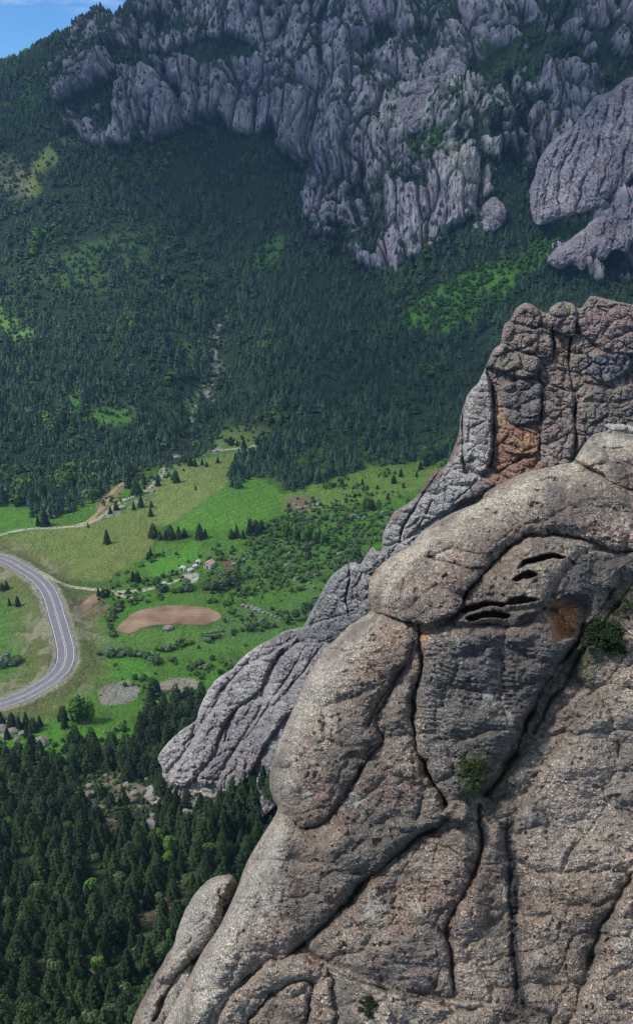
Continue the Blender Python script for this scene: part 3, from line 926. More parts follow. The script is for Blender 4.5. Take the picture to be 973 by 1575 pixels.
# ---- the wood on the near slope
dn = fin * sstep(352, 338, fy + 5 * clump) * (fy > 120)
bare = np.zeros(dn.shape, np.float32)
for pts, k in (([(108, 1212), (140, 1188), (190, 1190), (235, 1200), (262, 1250), (230, 1290), (150, 1275)], 0.93),
               ([(225, 1215), (270, 1225), (330, 1250), (325, 1290), (260, 1312)], 0.88),
               ([(205, 1415), (250, 1388), (290, 1390), (295, 1408), (230, 1436)], 0.8),
               ([(-30, 1122), (60, 1100), (120, 1110), (215, 1105), (190, 1140), (110, 1172), (60, 1165), (-30, 1150)], 1.0),
               ([(120, 1575), (190, 1480), (230, 1440), (260, 1470), (210, 1590)], 0.6)):
    bare = np.maximum(bare, k * pmask(fpx, fpy, pts, 5.0))
dn = dn * (1 - bare)
dn = np.maximum(dn, fin * 0.9 * pmask(fpx, fpy, [(110, 1180), (125, 1140), (200, 1148), (230, 1100), (330, 1070), (345, 1110), (330, 1200), (250, 1190), (190, 1180)], 3.0))
dn = dn * (fpx < 900)
Pn, ni = pick(dn, 5600)
# keep trees from standing inside one another
keep = []
cell = {}
for q in range(len(Pn)):
    x, y = Pn[q, 0], Pn[q, 1]; r_ = 3.9
    c = (int(x // r_), int(y // r_)); ok = True
    for a in (-1, 0, 1):
        for b in (-1, 0, 1):
            for o_ in cell.get((c[0] + a, c[1] + b), ()):
                if (o_[0] - x) ** 2 + (o_[1] - y) ** 2 < r_ * r_: ok = False
    if ok: cell.setdefault(c, []).append((x, y)); keep.append(q)
Pn = Pn[keep]
hn = 7.0 + 4.5 * RNG.random(len(Pn)) ** 1.3
npx, npy = proj(Pn + np.array([0, 0, 4.0]))
# those hidden behind the near rocks are left to the far scatter
vis = (npx > -15) & (npy < 1600) & (npx < np.interp(npy, [1060, 1130, 1200, 1240, 1300, 1350, 1420, 1500, 1600], [330, 260, 430, 425, 395, 340, 280, 240, 190]))
D = np.linalg.norm(Pn - np.array([0, 0, CAMZ]), axis=1)
order = np.argsort(D - 1000 * vis)
N_NEAR = 225
GR_N = 'conifers of the wood on the near slope'
for c, q in enumerate(order[:N_NEAR]):
    p = Pn[q]; lower = npy[q]
    lab = ('dark conifer in the dense wood along the bottom of the near slope' if lower > 1400 else
           'dark conifer in the middle of the wood on the near slope' if lower > 1260 else
           'dark conifer at the upper edge of the near wood beside the green clearing')
    if random.random() < 0.12:
        plant_tree(LEAFY[c % 4], p, hn[q] * 0.62, 'light green leafy tree between the dark conifers of the near slope', 'leafy trees of the wood on the near slope', 'tree', 'leafy_tree')
    else:
        plant_tree(CONIFER[int(RNG.integers(0, 9))], p, hn[q], lab, lab.replace('dark conifer', 'dark conifers'))
rest = order[N_NEAR:]
scatter('near_forest', Pn[rest], RNG.integers(8, 11, len(rest)), hn[rest], 'dark conifer wood further along the near slope', 'forest')
# low scrub between the trees
Pq, qi = pick(fin * (fy < 350) * (fy > 120) * (fpx < 520) * (0.35 + bare), 1500)
strip2 = sstep(0.0, 0.3, vnoise(Pq[:, 0] / 18, Pq[:, 1] / 18, 0.2, 95)) > RNG.random(len(Pq))
scatter('undergrowth', Pq, np.where(strip2 & (RNG.random(len(Pq)) < .3), 7, RNG.integers(5, 7, len(Pq))), 0.7 + 1.4 * RNG.random(len(Pq)), 'low green undergrowth between the conifers of the near slope', 'undergrowth')

# ---- single trees of the valley: (px, py of foot, height in px)
def foot_trees(lst, kinds, name, cat, label, group=None, meshes=None):
    P = ground_pts([(a, b) for a, b, _ in lst])
    for k, (p, (a, b, hp)) in enumerate(zip(P, lst)):
        d = np.linalg.norm(p - np.array([0, 0, CAMZ])); hh = hp * d / F * 1.06
        lab = label[k] if isinstance(label, list) else label
        plant_tree(kinds[k % len(kinds)], p, hh, lab, group, cat, name)
foot_trees([(165, 836, 22)], CONIFER, 'conifer', 'tree', 'lone dark conifer standing in the pale green field')
foot_trees([(70, 808, 24), (59, 808, 16)], CONIFER[2:], 'conifer', 'tree', ['big dark conifer at the foot of the left wood beside the track', 'smaller dark conifer beside the big one at the foot of the left wood'])
foot_trees([(236, 826, 22), (246, 830, 14), (255, 830, 17), (262, 828, 22), (275, 828, 20), (284, 826, 14), (307, 828, 24), (316, 826, 14)], CONIFER[1:], 'conifer', 'tree',
           'dark conifer in the row between the two hay fields', 'conifer row between the hay fields')
foot_trees([(364, 826, 20), (356, 828, 16), (374, 828, 14), (384, 822, 24), (393, 820, 22), (402, 816, 18)], CONIFER, 'conifer', 'tree', 'dark conifer in the clump right of the mown field', 'conifer clump right of the mown field')
foot_trees([(243, 747, 16), (271, 742, 20), (217, 780, 18), (206, 784, 14), (179, 784, 14), (170, 790, 12), (233, 780, 10), (232, 794, 14), (136, 811, 8), (285, 712, 14), (293, 716, 14), (300, 717, 12), (311, 715, 10), (318, 718, 8), (335, 712, 10), (210, 760, 24), (198, 750, 20), (222, 745, 18), (301, 753, 7)],
           CONIFER, 'conifer', 'tree', 'small dark conifer beside the stony stream along the meadow', 'conifers along the stony stream')
foot_trees([(375, 690, 16), (355, 684, 14), (396, 684, 12), (365, 686, 10)], CONIFER, 'conifer', 'tree', 'conifer in the small meadow above the pale track', 'conifers in the small upper meadow')
foot_trees([(152, 917, 14), (159, 919, 16), (166, 917, 12)], CONIFER, 'conifer', 'tree', 'dark conifer in the tight clump where the track forks', 'conifer clump at the track fork')
foot_trees([(205, 894, 16), (212, 895, 18), (228, 860, 12), (232, 855, 14)], CONIFER, 'conifer', 'tree', 'dark conifer on the bank above the farm track', 'conifers above the farm track')
foot_trees([(11, 906, 14), (4, 908, 12), (28, 932, 16), (15, 931, 11)], CONIFER, 'conifer', 'tree', 'dark conifer in the green field enclosed by the road bend', 'conifers in the field inside the bend')
foot_trees([(4, 1118, 24), (20, 1120, 26), (30, 1122, 22), (41, 1118, 24), (52, 1124, 22), (62, 1117, 18), (98, 1106, 22), (100, 1120, 18), (42, 1134, 20), (12, 1136, 18), (236, 1068, 30), (232, 1076, 22), (243, 1064, 20)],
           CONIFER, 'conifer', 'tree', 'dark conifer below the near end of the asphalt road', 'conifers below the road')
foot_trees([(557, 745, 10), (605, 743, 13), (616, 733, 13), (591, 732, 9), (526, 748, 13), (560, 786, 15), (571, 784, 18), (530, 802, 12), (512, 750, 9), (646, 722, 14), (655, 716, 18), (666, 710, 22), (640, 733, 9), (620, 750, 8), (545, 765, 8), (580, 752, 7), (596, 768, 9)],
           CONIFER, 'conifer', 'tree', 'small conifer dotted on the sloping meadow beside the rock tower', 'conifers dotted on the sloping meadow')
foot_trees([(436 + 6 * i, 820 + (i * 7) % 12 + i, 22 + (i * 5) % 8) for i in range(12)], POPLAR, 'poplar', 'tree', 'slim light green poplar in the row in the valley', 'poplar row in the valley')
foot_trees([(112, 1110, 42), (121, 1112, 46), (130, 1112, 44), (140, 1110, 36)], POPLAR, 'poplar', 'tree', 'tall light green poplar in the clump below the sandy patch', 'poplar clump below the sandy patch')
foot_trees([(505, 905, 26), (548, 860, 24), (470, 856, 26), (430, 860, 18), (378, 915, 18), (322, 868, 14), (345, 905, 20), (330, 912, 22), (360, 948, 14), (470, 950, 26), (455, 955, 22), (485, 945, 28), (440, 960, 16)], LEAFY, 'leafy_tree', 'tree',
           'round green leafy tree in the bushy valley left of the grey rock', 'leafy trees in the bushy valley')

foot_trees([(int(x), int(y), int(h)) for x, y, h in zip(np.linspace(246, 425, 17), [1262, 1275, 1268, 1284, 1290, 1278, 1292, 1300, 1286, 1296, 1280, 1292, 1276, 1288, 1270, 1262, 1255], [34, 44, 38, 50, 46, 40, 52, 48, 44, 56, 46, 50, 52, 48, 56, 50, 48])],
           CONIFER, 'conifer', 'tree', 'dark conifer standing against the foot of the grey slab ridge', 'conifers at the foot of the grey ridge')

def shrubs(lst, n, width, label, group, size=(1.0, 2.4), kinds=(0, 1, 2, 0, 3), area_=False):
    if area_:
        poly = catmull(lst, True, 3); pts = []
        lo, hi = poly.min(0), poly.max(0)
        while len(pts) < n:
            q = lo + RNG.random((200, 2)) * (hi - lo)
            pts += [tuple(z) for z in q[inside(q[:, 0], q[:, 1], poly)]]
        pts = np.array(pts[:n])
    else:
        poly = catmull(lst, False, 6)
        s = np.concatenate([[0], np.cumsum(np.hypot(*np.diff(poly, axis=0).T))])
        u = np.sort(RNG.random(n)) * s[-1]
        pts = np.stack([np.interp(u, s, poly[:, 0]), np.interp(u, s, poly[:, 1])], 1) + RNG.normal(size=(n, 2)) * width * np.array([1, .6])
    P = ground_pts(pts)
    rdd, _ = road_dist(P[:, 0], P[:, 1])
    for k, p in enumerate(P):
        if rdd[k] < 8: continue
        s_ = 1.5 * (size[0] + (size[1] - size[0]) * RNG.random() ** 1.5)
        o = link('shrub', SHRUBS[kinds[int(RNG.integers(0, len(kinds)))]])
        o.location = p; o.rotation_euler = (0, 0, RNG.random() * 6.28); o.scale = (s_ * (1 + .4 * RNG.random()), s_, s_ * (.8 + .4 * RNG.random()))
        tag(o, label, 'shrub', group)
shrubs([(238, 898), (262, 908), (300, 906), (335, 904), (360, 890)], 34, 5, 'dark green shrub in the thicket below the farm track', 'shrubs in the thicket below the farm track', (1.8, 3.8), (0, 1, 2))
shrubs([(180, 982), (172, 968), (170, 952), (186, 936), (212, 924), (255, 922)], 22, 3, 'green shrub in the hedge along the left rim of the ploughed field', 'hedge shrubs beside the ploughed field', (1.2, 2.6))
shrubs([(245, 1002), (290, 990), (330, 980), (385, 966), (440, 958)], 30, 5, 'green shrub in the long hedge below the ploughed field', 'hedge shrubs below the ploughed field', (1.5, 3.2), (0, 1, 4, 3))
shrubs([(150, 1003), (185, 1005), (222, 1010), (250, 1018), (300, 1025), (318, 1030)], 32, 5, 'green shrub in the hedge above the small bright field', 'hedge shrubs above the bright field', (1.2, 2.8), (0, 1, 4, 4, 2))
shrubs([(345, 892), (400, 886), (450, 890), (505, 886)], 22, 3, 'green shrub in the hedge crossing the valley behind the grey rock', 'hedge shrubs across the valley', (1.0, 2.2), (0, 4, 1))
shrubs([(425, 800), (520, 790), (590, 775), (600, 815), (560, 855), (480, 880), (400, 870), (380, 835)], 66, 0, 'green shrub scattered over the rough pasture beside the poplars', 'shrubs of the rough pasture', (1.0, 2.8), (0, 1, 2, 3, 4), True)
shrubs([(-10, 1026), (12, 1020), (38, 1022)], 12, 5, 'pale green willow shrub in the hedge inside the road bend', 'willow shrubs inside the road bend', (1.5, 3.0), (4, 4, 0))
shrubs([(235, 1085), (262, 1072), (315, 1066), (325, 1085), (280, 1100), (240, 1108)], 26, 0, 'green shrub beside the wood at the foot of the grey rock', 'shrubs beside the near wood', (1.2, 2.8), (0, 1, 2, 3), True)
shrubs([(170, 895), (200, 878), (232, 862), (255, 852)], 16, 3, 'green shrub on the bank above the farm track', 'shrubs on the bank above the farm track', (0.8, 1.8))
# rough tufts of the pasture
dv = (fsz < 0.3) * fin * (fy > 345) * (0.04 + sstep(0.12, 0.4, clump) + 1.2 * pmask(fpx, fpy, [(380, 835), (430, 790), (560, 780), (600, 800), (560, 870), (480, 900), (340, 930), (320, 860)], 12)) * (fpx > 150)
dv = dv * (1 - pmask(fpx, fpy, [(0, 838), (60, 808), (235, 755), (330, 690), (420, 690), (440, 760), (420, 800), (310, 818), (230, 870), (150, 900), (0, 862)], 3)) * (1 - pmask(fpx, fpy, [(175, 975), (190, 945), (240, 928), (330, 930), (350, 950), (300, 975)], 3))
rdv, _ = road_dist(cellv(GX), fy)
dv = dv * (rdv > 14)
Pv, _ = pick(dv, 5200)
scatter('pasture_scrub', Pv, np.where(RNG.random(len(Pv)) < .3, 7, RNG.integers(5, 7, len(Pv))), 0.7 + 2.6 * RNG.random(len(Pv)) ** 2.5, 'low scrub dotted over the rough pasture of the valley', 'scrub')
# ------------------------------------------------------------------ rock bodies traced from the photograph, each with its own distance and depth
def tps(ctrl):
    c = np.array(ctrl, float); X = c[:, :2] / 400.0; v = c[:, 2]; n = len(c)
    d = np.linalg.norm(X[:, None] - X[None], axis=2)
    K = np.where(d > 0, d ** 2 * np.log(d + 1e-12), 0) + np.eye(n) * 0.02
    Pm = np.concatenate([np.ones((n, 1)), X], 1)
    A = np.block([[K, Pm], [Pm.T, np.zeros((3, 3))]])
    w = np.linalg.solve(A, np.concatenate([v, np.zeros(3)]))
    def f(px, py):
        x, y = px / 400.0, py / 400.0
        out = w[n] + w[n + 1] * x + w[n + 2] * y
        for k in range(n):
            r2 = (x - X[k, 0]) ** 2 + (y - X[k, 1]) ** 2
            out = out + w[k] * 0.5 * r2 * np.log(r2 + 1e-12)
        return out
    return f

def prof(q):
    q = np.clip(q, 0, 1); return np.sqrt(1 - (1 - q) ** 2)

def lobeprof(q):
    q = np.clip(q, 0, 1); return 0.45 * np.sqrt(1 - (1 - q) ** 2) + 0.55 * np.sin(q * np.pi / 2)

def relief(name, outline, yctrl, step, mat, lobes=(), cracks=(), pits=(), rim=(60, 3.0), noise=(), blocks=(), stains_light=(), skirt=12.0, jitter=1.5, seed=0, shrink=0.02, strata=None, extra=None, lk=1.0, ck=1.0, ridge=(), warp=8.0, flat=1.0, stones=()):
    ol = catmull(outline, True, 8)
    jn = fbm(ol[:, 0] / 22, ol[:, 1] / 22, seed + 0.5, 3, seed)
    cen = ol.mean(0); nv = ol - cen; nv /= np.linalg.norm(nv, axis=1, keepdims=True) + 1e-9
    ol = ol + nv * jn[:, None] * jitter * 2
    x0, y0 = ol.min(0) - step * 2; x1, y1 = ol.max(0) + step * 2
    xs = np.arange(x0, x1, step); ys = np.arange(y0, y1, step)
    PX, PY = np.meshgrid(xs, ys, indexing='ij'); shp = PX.shape
    px, py = PX.ravel().astype(np.float32), PY.ravel().astype(np.float32)
    d, nx, ny = seg_dist(px, py, ol, True, True)
    ins = inside(px, py, ol)
    sd = np.where(ins, d, -d)
    use = sd > -step * 0.75
    snap = use & (sd < step * 0.25)
    qx = np.where(snap, nx, px); qy = np.where(snap, ny, py); sdq = np.clip(np.where(snap, 0, sd), 0, None)
    Yf = tps(yctrl)
    idx = np.nonzero(use)[0]
    qx, qy, sdq = qx[idx], qy[idx], sdq[idx]
    Y0 = Yf(qx, qy)
    D0 = ray(qx, qy); D0n = D0 / D0[:, 1:2]
    P0 = D0n * Y0[:, None]                       # relative to camera
    m_per_px = np.median(Y0) / F
    wx, wy, wz = P0[:, 0], P0[:, 1], P0[:, 2]
    # warp lookups a little so the traced lines are not ruler-straight
    wxp = qx + warp * fbm(qx / 34, qy / 34, seed + 2.2, 5, seed + 3, 0.62); wyp = qy + warp * fbm(qx / 34, qy / 34, seed + 7.7, 5, seed + 4, 0.62)
    h = rim[1] * (prof(sdq / rim[0]) - 1)
    lob = np.zeros_like(h)
    for L in lobes:
        pts, R, B = L[:3]; off = L[3] if len(L) > 3 else 0.0
        s = sdist(wxp, wyp, catmull(pts, True, 6), 30)
        v = np.where(s > 0, lk * (off + B * lobeprof(s / R * flat)), -99)
        lob = np.maximum(lob, v)
    h = h + lob
    for pts, w, dep in cracks:
        pl = catmull(pts, False, 6)
        m = (wxp > pl[:, 0].min() - 5 * w) & (wxp < pl[:, 0].max() + 5 * w) & (wyp > pl[:, 1].min() - 5 * w) & (wyp < pl[:, 1].max() + 5 * w)
        if m.any():
            vv_ = np.clip(0.5 + 0.9 * vnoise(qx[m] / 22, qy[m] / 22, seed + 1.1, 5), 0.05, 1.3)
            dd = seg_dist(wxp[m], wyp[m], pl, False) / (w * (0.35 + 0.7 * vv_))
            h[m] -= ck * dep * (0.35 + 0.8 * vv_) * (0.85 * np.exp(-(dd * 1.6) ** 1.3) + 0.15 * np.exp(-(dd / 3.0) ** 2))
    for pts, R, dep in pits:
        s = sdist(wxp, wyp, catmull(pts, True, 6), 10)
        h -= dep * sstep(0, R, s)
    fade = sstep(0, 8, sdq)
    for sz, dep, ax, ay in blocks:
        f1, f2, c = voronoi2((wxp + 6 * fbm(qx / 18, qy / 18, 1.7, 2, 6)) / (sz * ax), (wyp + 6 * fbm(qx / 18, qy / 18, 3.7, 2, 8)) / (sz * ay), seed + int(sz))
        e = f2 - f1
        h += dep * (prof(e / 0.55) - 1) * (0.3 + 0.7 * fade) + dep * 0.5 * (c - 0.5) * sstep(0.03, 0.2, e)
    for sz, amp, sel in stones:        # cobbles standing proud (amp > 0) or weathered sockets (amp < 0)
        f1, f2, c = voronoi2(qx / sz + 40 * seed + 0.3 * vnoise(qx / 9, qy / 9, 1, 2), qy / sz, seed + 60 + int(sz))
        r_ = 0.16 + 0.26 * np.abs(vnoise(qx / sz, qy / sz, 0.5, seed + 61))
        h += amp * prof(1 - f1 / r_) * (c > sel) * fade
    for sz, amp in noise:
        h += amp * fbm(wx / sz, wy / sz, wz / sz, 3, seed + 13) * (0.35 + 0.65 * fade)
    for sx, sz_, amp in ridge: h += amp * ridged(wx / sx + 0.4 * vnoise(wx / 20, wz / 20, 1, 3), wz / sz_, wy / sz_, 3, seed + 50) * (0.3 + 0.7 * fade)
    if strata:
        for pts, period, amp, tx, ty in strata:
            mk = pmask(wxp, wyp, pts, 10)
            ph = (qx * tx + qy * ty) / period + 2.2 * fbm(qx / 60, qy / 40, 4.4, 3, seed + 20)
            a_ = np.sin(ph * 2 * np.pi); h += mk * amp * (np.sign(a_) * np.abs(a_) ** 0.6) * (0.5 + vnoise(qx / 30, qy / 12, 2, 3))
    if extra is not None: h = extra(qx, qy, h)
    nrm = D0 / np.linalg.norm(D0, axis=1, keepdims=True)
    P = P0 - nrm * h[:, None]
    P = P + np.array([0, 0, CAMZ])
    S = np.zeros((len(qx), 4), np.float32)
    nz = fbm(qx / 14, qy / 14, seed + 5.5, 4, seed + 30); nzb = fbm(qx / 5, qy / 5, seed + 5.5, 2, seed + 34)
    for pts, c, a, soft in stains_light:
        kind = pmask if not isinstance(soft, tuple) else None
        mk = pmask(wxp, wyp, pts, soft) if kind else lmask(wxp, wyp, pts, soft[0])
        mk = np.clip(mk * a * sstep(-0.55, 0.25, nz + 0.5 * nzb + (mk - 0.5)), 0, 1)
        na = mk + S[:, 3] * (1 - mk)
        S[:, :3] = np.where(na[:, None] > 1e-5, (np.array(c)[None] * mk[:, None] + S[:, :3] * (S[:, 3] * (1 - mk))[:, None]) / np.maximum(na, 1e-5)[:, None], 0)
        S[:, 3] = na
    # faces
    loc = np.full(use.shape, -1, np.int64); loc[idx] = np.arange(len(idx))
    L_ = loc.reshape(shp)
    q = np.stack([L_[:-1, :-1], L_[:-1, 1:], L_[1:, 1:], L_[1:, :-1]], -1).reshape(-1, 4)
    q = q[(q >= 0).all(1)]
    # skirt: the flank that runs back from the rim, and a back face
    e = np.concatenate([q[:, [0, 1]], q[:, [1, 2]], q[:, [2, 3]], q[:, [3, 0]]])
    key = np.minimum(e[:, 0], e[:, 1]) * (len(idx) + 1) + np.maximum(e[:, 0], e[:, 1])
    uq, inv, cnt = np.unique(key, return_inverse=True, return_counts=True)
    be = e[cnt[inv] == 1]
    bv, binv = np.unique(be, return_inverse=True); binv = binv.reshape(-1, 2)
    base = len(P); layers = [P]; prev = bv; faces = [q]
    cen3 = P.mean(0) - np.array([0, 0, CAMZ])
    for f_, sh in ((0.15, 0.004), (0.45, 0.03), (1.0, 0.12)):
        B_ = P[bv] - np.array([0, 0, CAMZ])
        cc = cen3 / cen3[1] * B_[:, 1:2]
        B_ = (B_ + (cc - B_) * sh * shrink / 0.02) 
        B_ = B_ + nrm[bv] * skirt * f_ + np.array([0, 0, CAMZ])
        nid = base + np.arange(len(bv)); base += len(bv)
        layers.append(B_)
        faces.append(np.stack([prev[binv[:, 1]], prev[binv[:, 0]], nid[binv[:, 0]], nid[binv[:, 1]]], -1))
        prev = nid
    V = np.concatenate(layers)
    Sx = np.concatenate([S] + [S[bv]] * 3)
    me = mesh_np(name, V, np.concatenate(faces), mat, True, {'stain_light': Sx})
    return link(name, me)

def rock_mat(name, base, dark, light, peb=14.0, pebble=0.8, big=0.25, bumpk=1.0, streak=None, tiny=40.0, seep=0.0):
    """conglomerate / granite: pebble speckle, blotches, lichen, painted highlights and the traced stains"""
    k = NT(name)
    n1 = k.noise(big, 6, 0.6); n2 = k.noise(big * 4.3, 5, 0.65); n3 = k.noise(tiny * 0.4, 4, 0.7)
    c = k.ramp(n1, [(0.30, dark), (0.5, base), (0.72, light)])
    c = k.mix(0.55, c, k.ramp(n2, [(0.3, 0.62), (0.5, 1.0), (0.72, 1.35)]), 'MULTIPLY')
    c = k.mix(k.ramp(k.noise(big * 3.1, 5, 0.7), [(0.50, 0.0), (0.66, 0.55)]), c, tuple(q * s for q, s in zip(base, (1.12, 0.88, 0.84))))
    c = k.mix(k.ramp(k.noise(big * 6.0, 6, 0.75), [(0.56, 0.0), (0.68, 0.6)]), c, tuple(q * s for q, s in zip(light, (1.05, 1.08, 1.0))))
    st = k.attr('stain_light'); sa = k.attr('stain_light', 'Alpha')
    c = k.mix(sa, c, st)
    vc = k.voro(peb, out='Color'); 
    sep = k.n.new('ShaderNodeSeparateColor'); k.l.new(vc, sep.inputs[0])
    pf = k.math('MULTIPLY', k.ramp(k.noise(big * 2.2, 4, 0.6), [(0.35, 0.35), (0.6, 1.0)]), pebble)
    c = k.mix(pf, c, k.ramp(sep.outputs[0], [(0.0, 0.42), (0.30, 0.72), (0.62, 1.0), (0.86, 1.35), (1.0, 1.8)]), 'MULTIPLY')
    vc2 = k.voro(peb * 2.3, out='Color'); sep2 = k.n.new('ShaderNodeSeparateColor'); k.l.new(vc2, sep2.inputs[0])
    c = k.mix(pebble * 0.6, c, k.ramp(sep2.outputs[1], [(0.0, 0.55), (0.5, 1.0), (1.0, 1.6)]), 'MULTIPLY')
    c = k.mix(0.7, c, k.ramp(n3, [(0.3, 0.45), (0.5, 0.95), (0.7, 1.6)]), 'MULTIPLY')
    vd = k.voro(peb, 'DISTANCE_TO_EDGE'); c = k.mix(pebble * 0.5, c, k.ramp(vd, [(0.0, 0.45), (0.12, 1.0)]), 'MULTIPLY')
    if seep:      # old water stains running down the face
        c = k.mix(k.ramp(k.noise(0.55, 6, 0.6, k.vec((1.0, 1.0, 0.16))), [(0.50, 0.0), (0.62, seep)]), c, (0.085, 0.076, 0.070))
        c = k.mix(k.ramp(k.noise(0.9, 5, 0.7, k.vec((1.0, 0.6, 0.5))), [(0.60, 0.0), (0.68, seep)]), c, (0.40, 0.385, 0.335))
    k.col(c)
    b1 = k.bump(n2, 0.55 * bumpk, 0.9 / (big * 4.3) * 0.25)
    b2 = k.bump(k.voro(peb), 0.8 * bumpk, 1.0 / peb, b1)
    if streak:
        b2 = k.bump(k.noise(streak[0], 4, 0.6, k.vec(streak[1])), streak[2], streak[3], b2)
    b3 = k.bump(n3, 0.45 * bumpk, 1.2 / tiny, b2)
    k.nrm(b3)
    return k.m

M_CONG = rock_mat('conglomerate', (0.240, 0.195, 0.160), (0.130, 0.101, 0.083), (0.380, 0.325, 0.268), 15.0, 1.0, 0.16, seep=0.6)
M_RIDGE = rock_mat('grey_slab_rock', (0.265, 0.252, 0.255), (0.175, 0.163, 0.170), (0.37, 0.355, 0.345), 1.6, 0.6, 0.05, 0.8, (0.5, (1.0, 1.0, 2.4), 0.5, 1.0), 6.0)
M_TOWER = rock_mat('brown_tower_rock', (0.200, 0.162, 0.145), (0.120, 0.095, 0.088), (0.29, 0.245, 0.215), 4.0, 0.5, 0.09, 0.9, (0.7, (0.7, 0.7, 2.2), 0.55, 0.6), 12.0)
M_CRAG = rock_mat('lavender_crag_rock', (0.30, 0.27, 0.295), (0.18, 0.16, 0.18), (0.42, 0.39, 0.40), 0.35, 0.35, 0.03, 1.0, (0.16, (1.6, 1.0, 0.35), 0.8, 4.0), 2.0)  # lavender repeats the shade tint put into the mountain rock

DARK = (0.075, 0.068, 0.068); ORANGE = (0.44, 0.205, 0.085); RUST = (0.22, 0.115, 0.070); MOSS = (0.055, 0.070, 0.028); PALE = (0.43, 0.40, 0.345)
BLUEGREY = (0.115, 0.110, 0.120)

# ---- the great conglomerate rock in front
FG_OUT = [(1130, 664), (1000, 667), (973, 668), (955, 664), (938, 658), (930, 664), (912, 668), (900, 680), (888, 697), (880, 710), (862, 714), (842, 718), (805, 727), (775, 741), (748, 756), (738, 770), (715, 781), (690, 792), (668, 805), (648, 818), (632, 838),
          (612, 850), (592, 862), (576, 878), (567, 898), (566, 920), (570, 938), (552, 950), (530, 968), (505, 994), (482, 1022), (465, 1056), (447, 1098), (430, 1138), (419, 1172), (414, 1200), (418, 1228), (426, 1245), (408, 1278), (388, 1310), (374, 1338),
          (366, 1362), (352, 1395), (334, 1430), (312, 1462), (292, 1500), (270, 1540), (240, 1600), (210, 1690), (700, 1700), (1130, 1700)]
HEAD = [(1140, 640), (960, 640), (905, 650), (860, 700), (760, 730), (640, 800), (560, 850), (545, 900), (555, 935), (575, 943), (600, 948), (625, 954), (650, 958), (672, 958), (692, 950), (706, 935), (718, 912), (735, 888), (755, 866), (778, 843), (805, 828), (840, 821), (880, 824), (915, 836), (945, 846), (1000, 850), (1140, 855)]
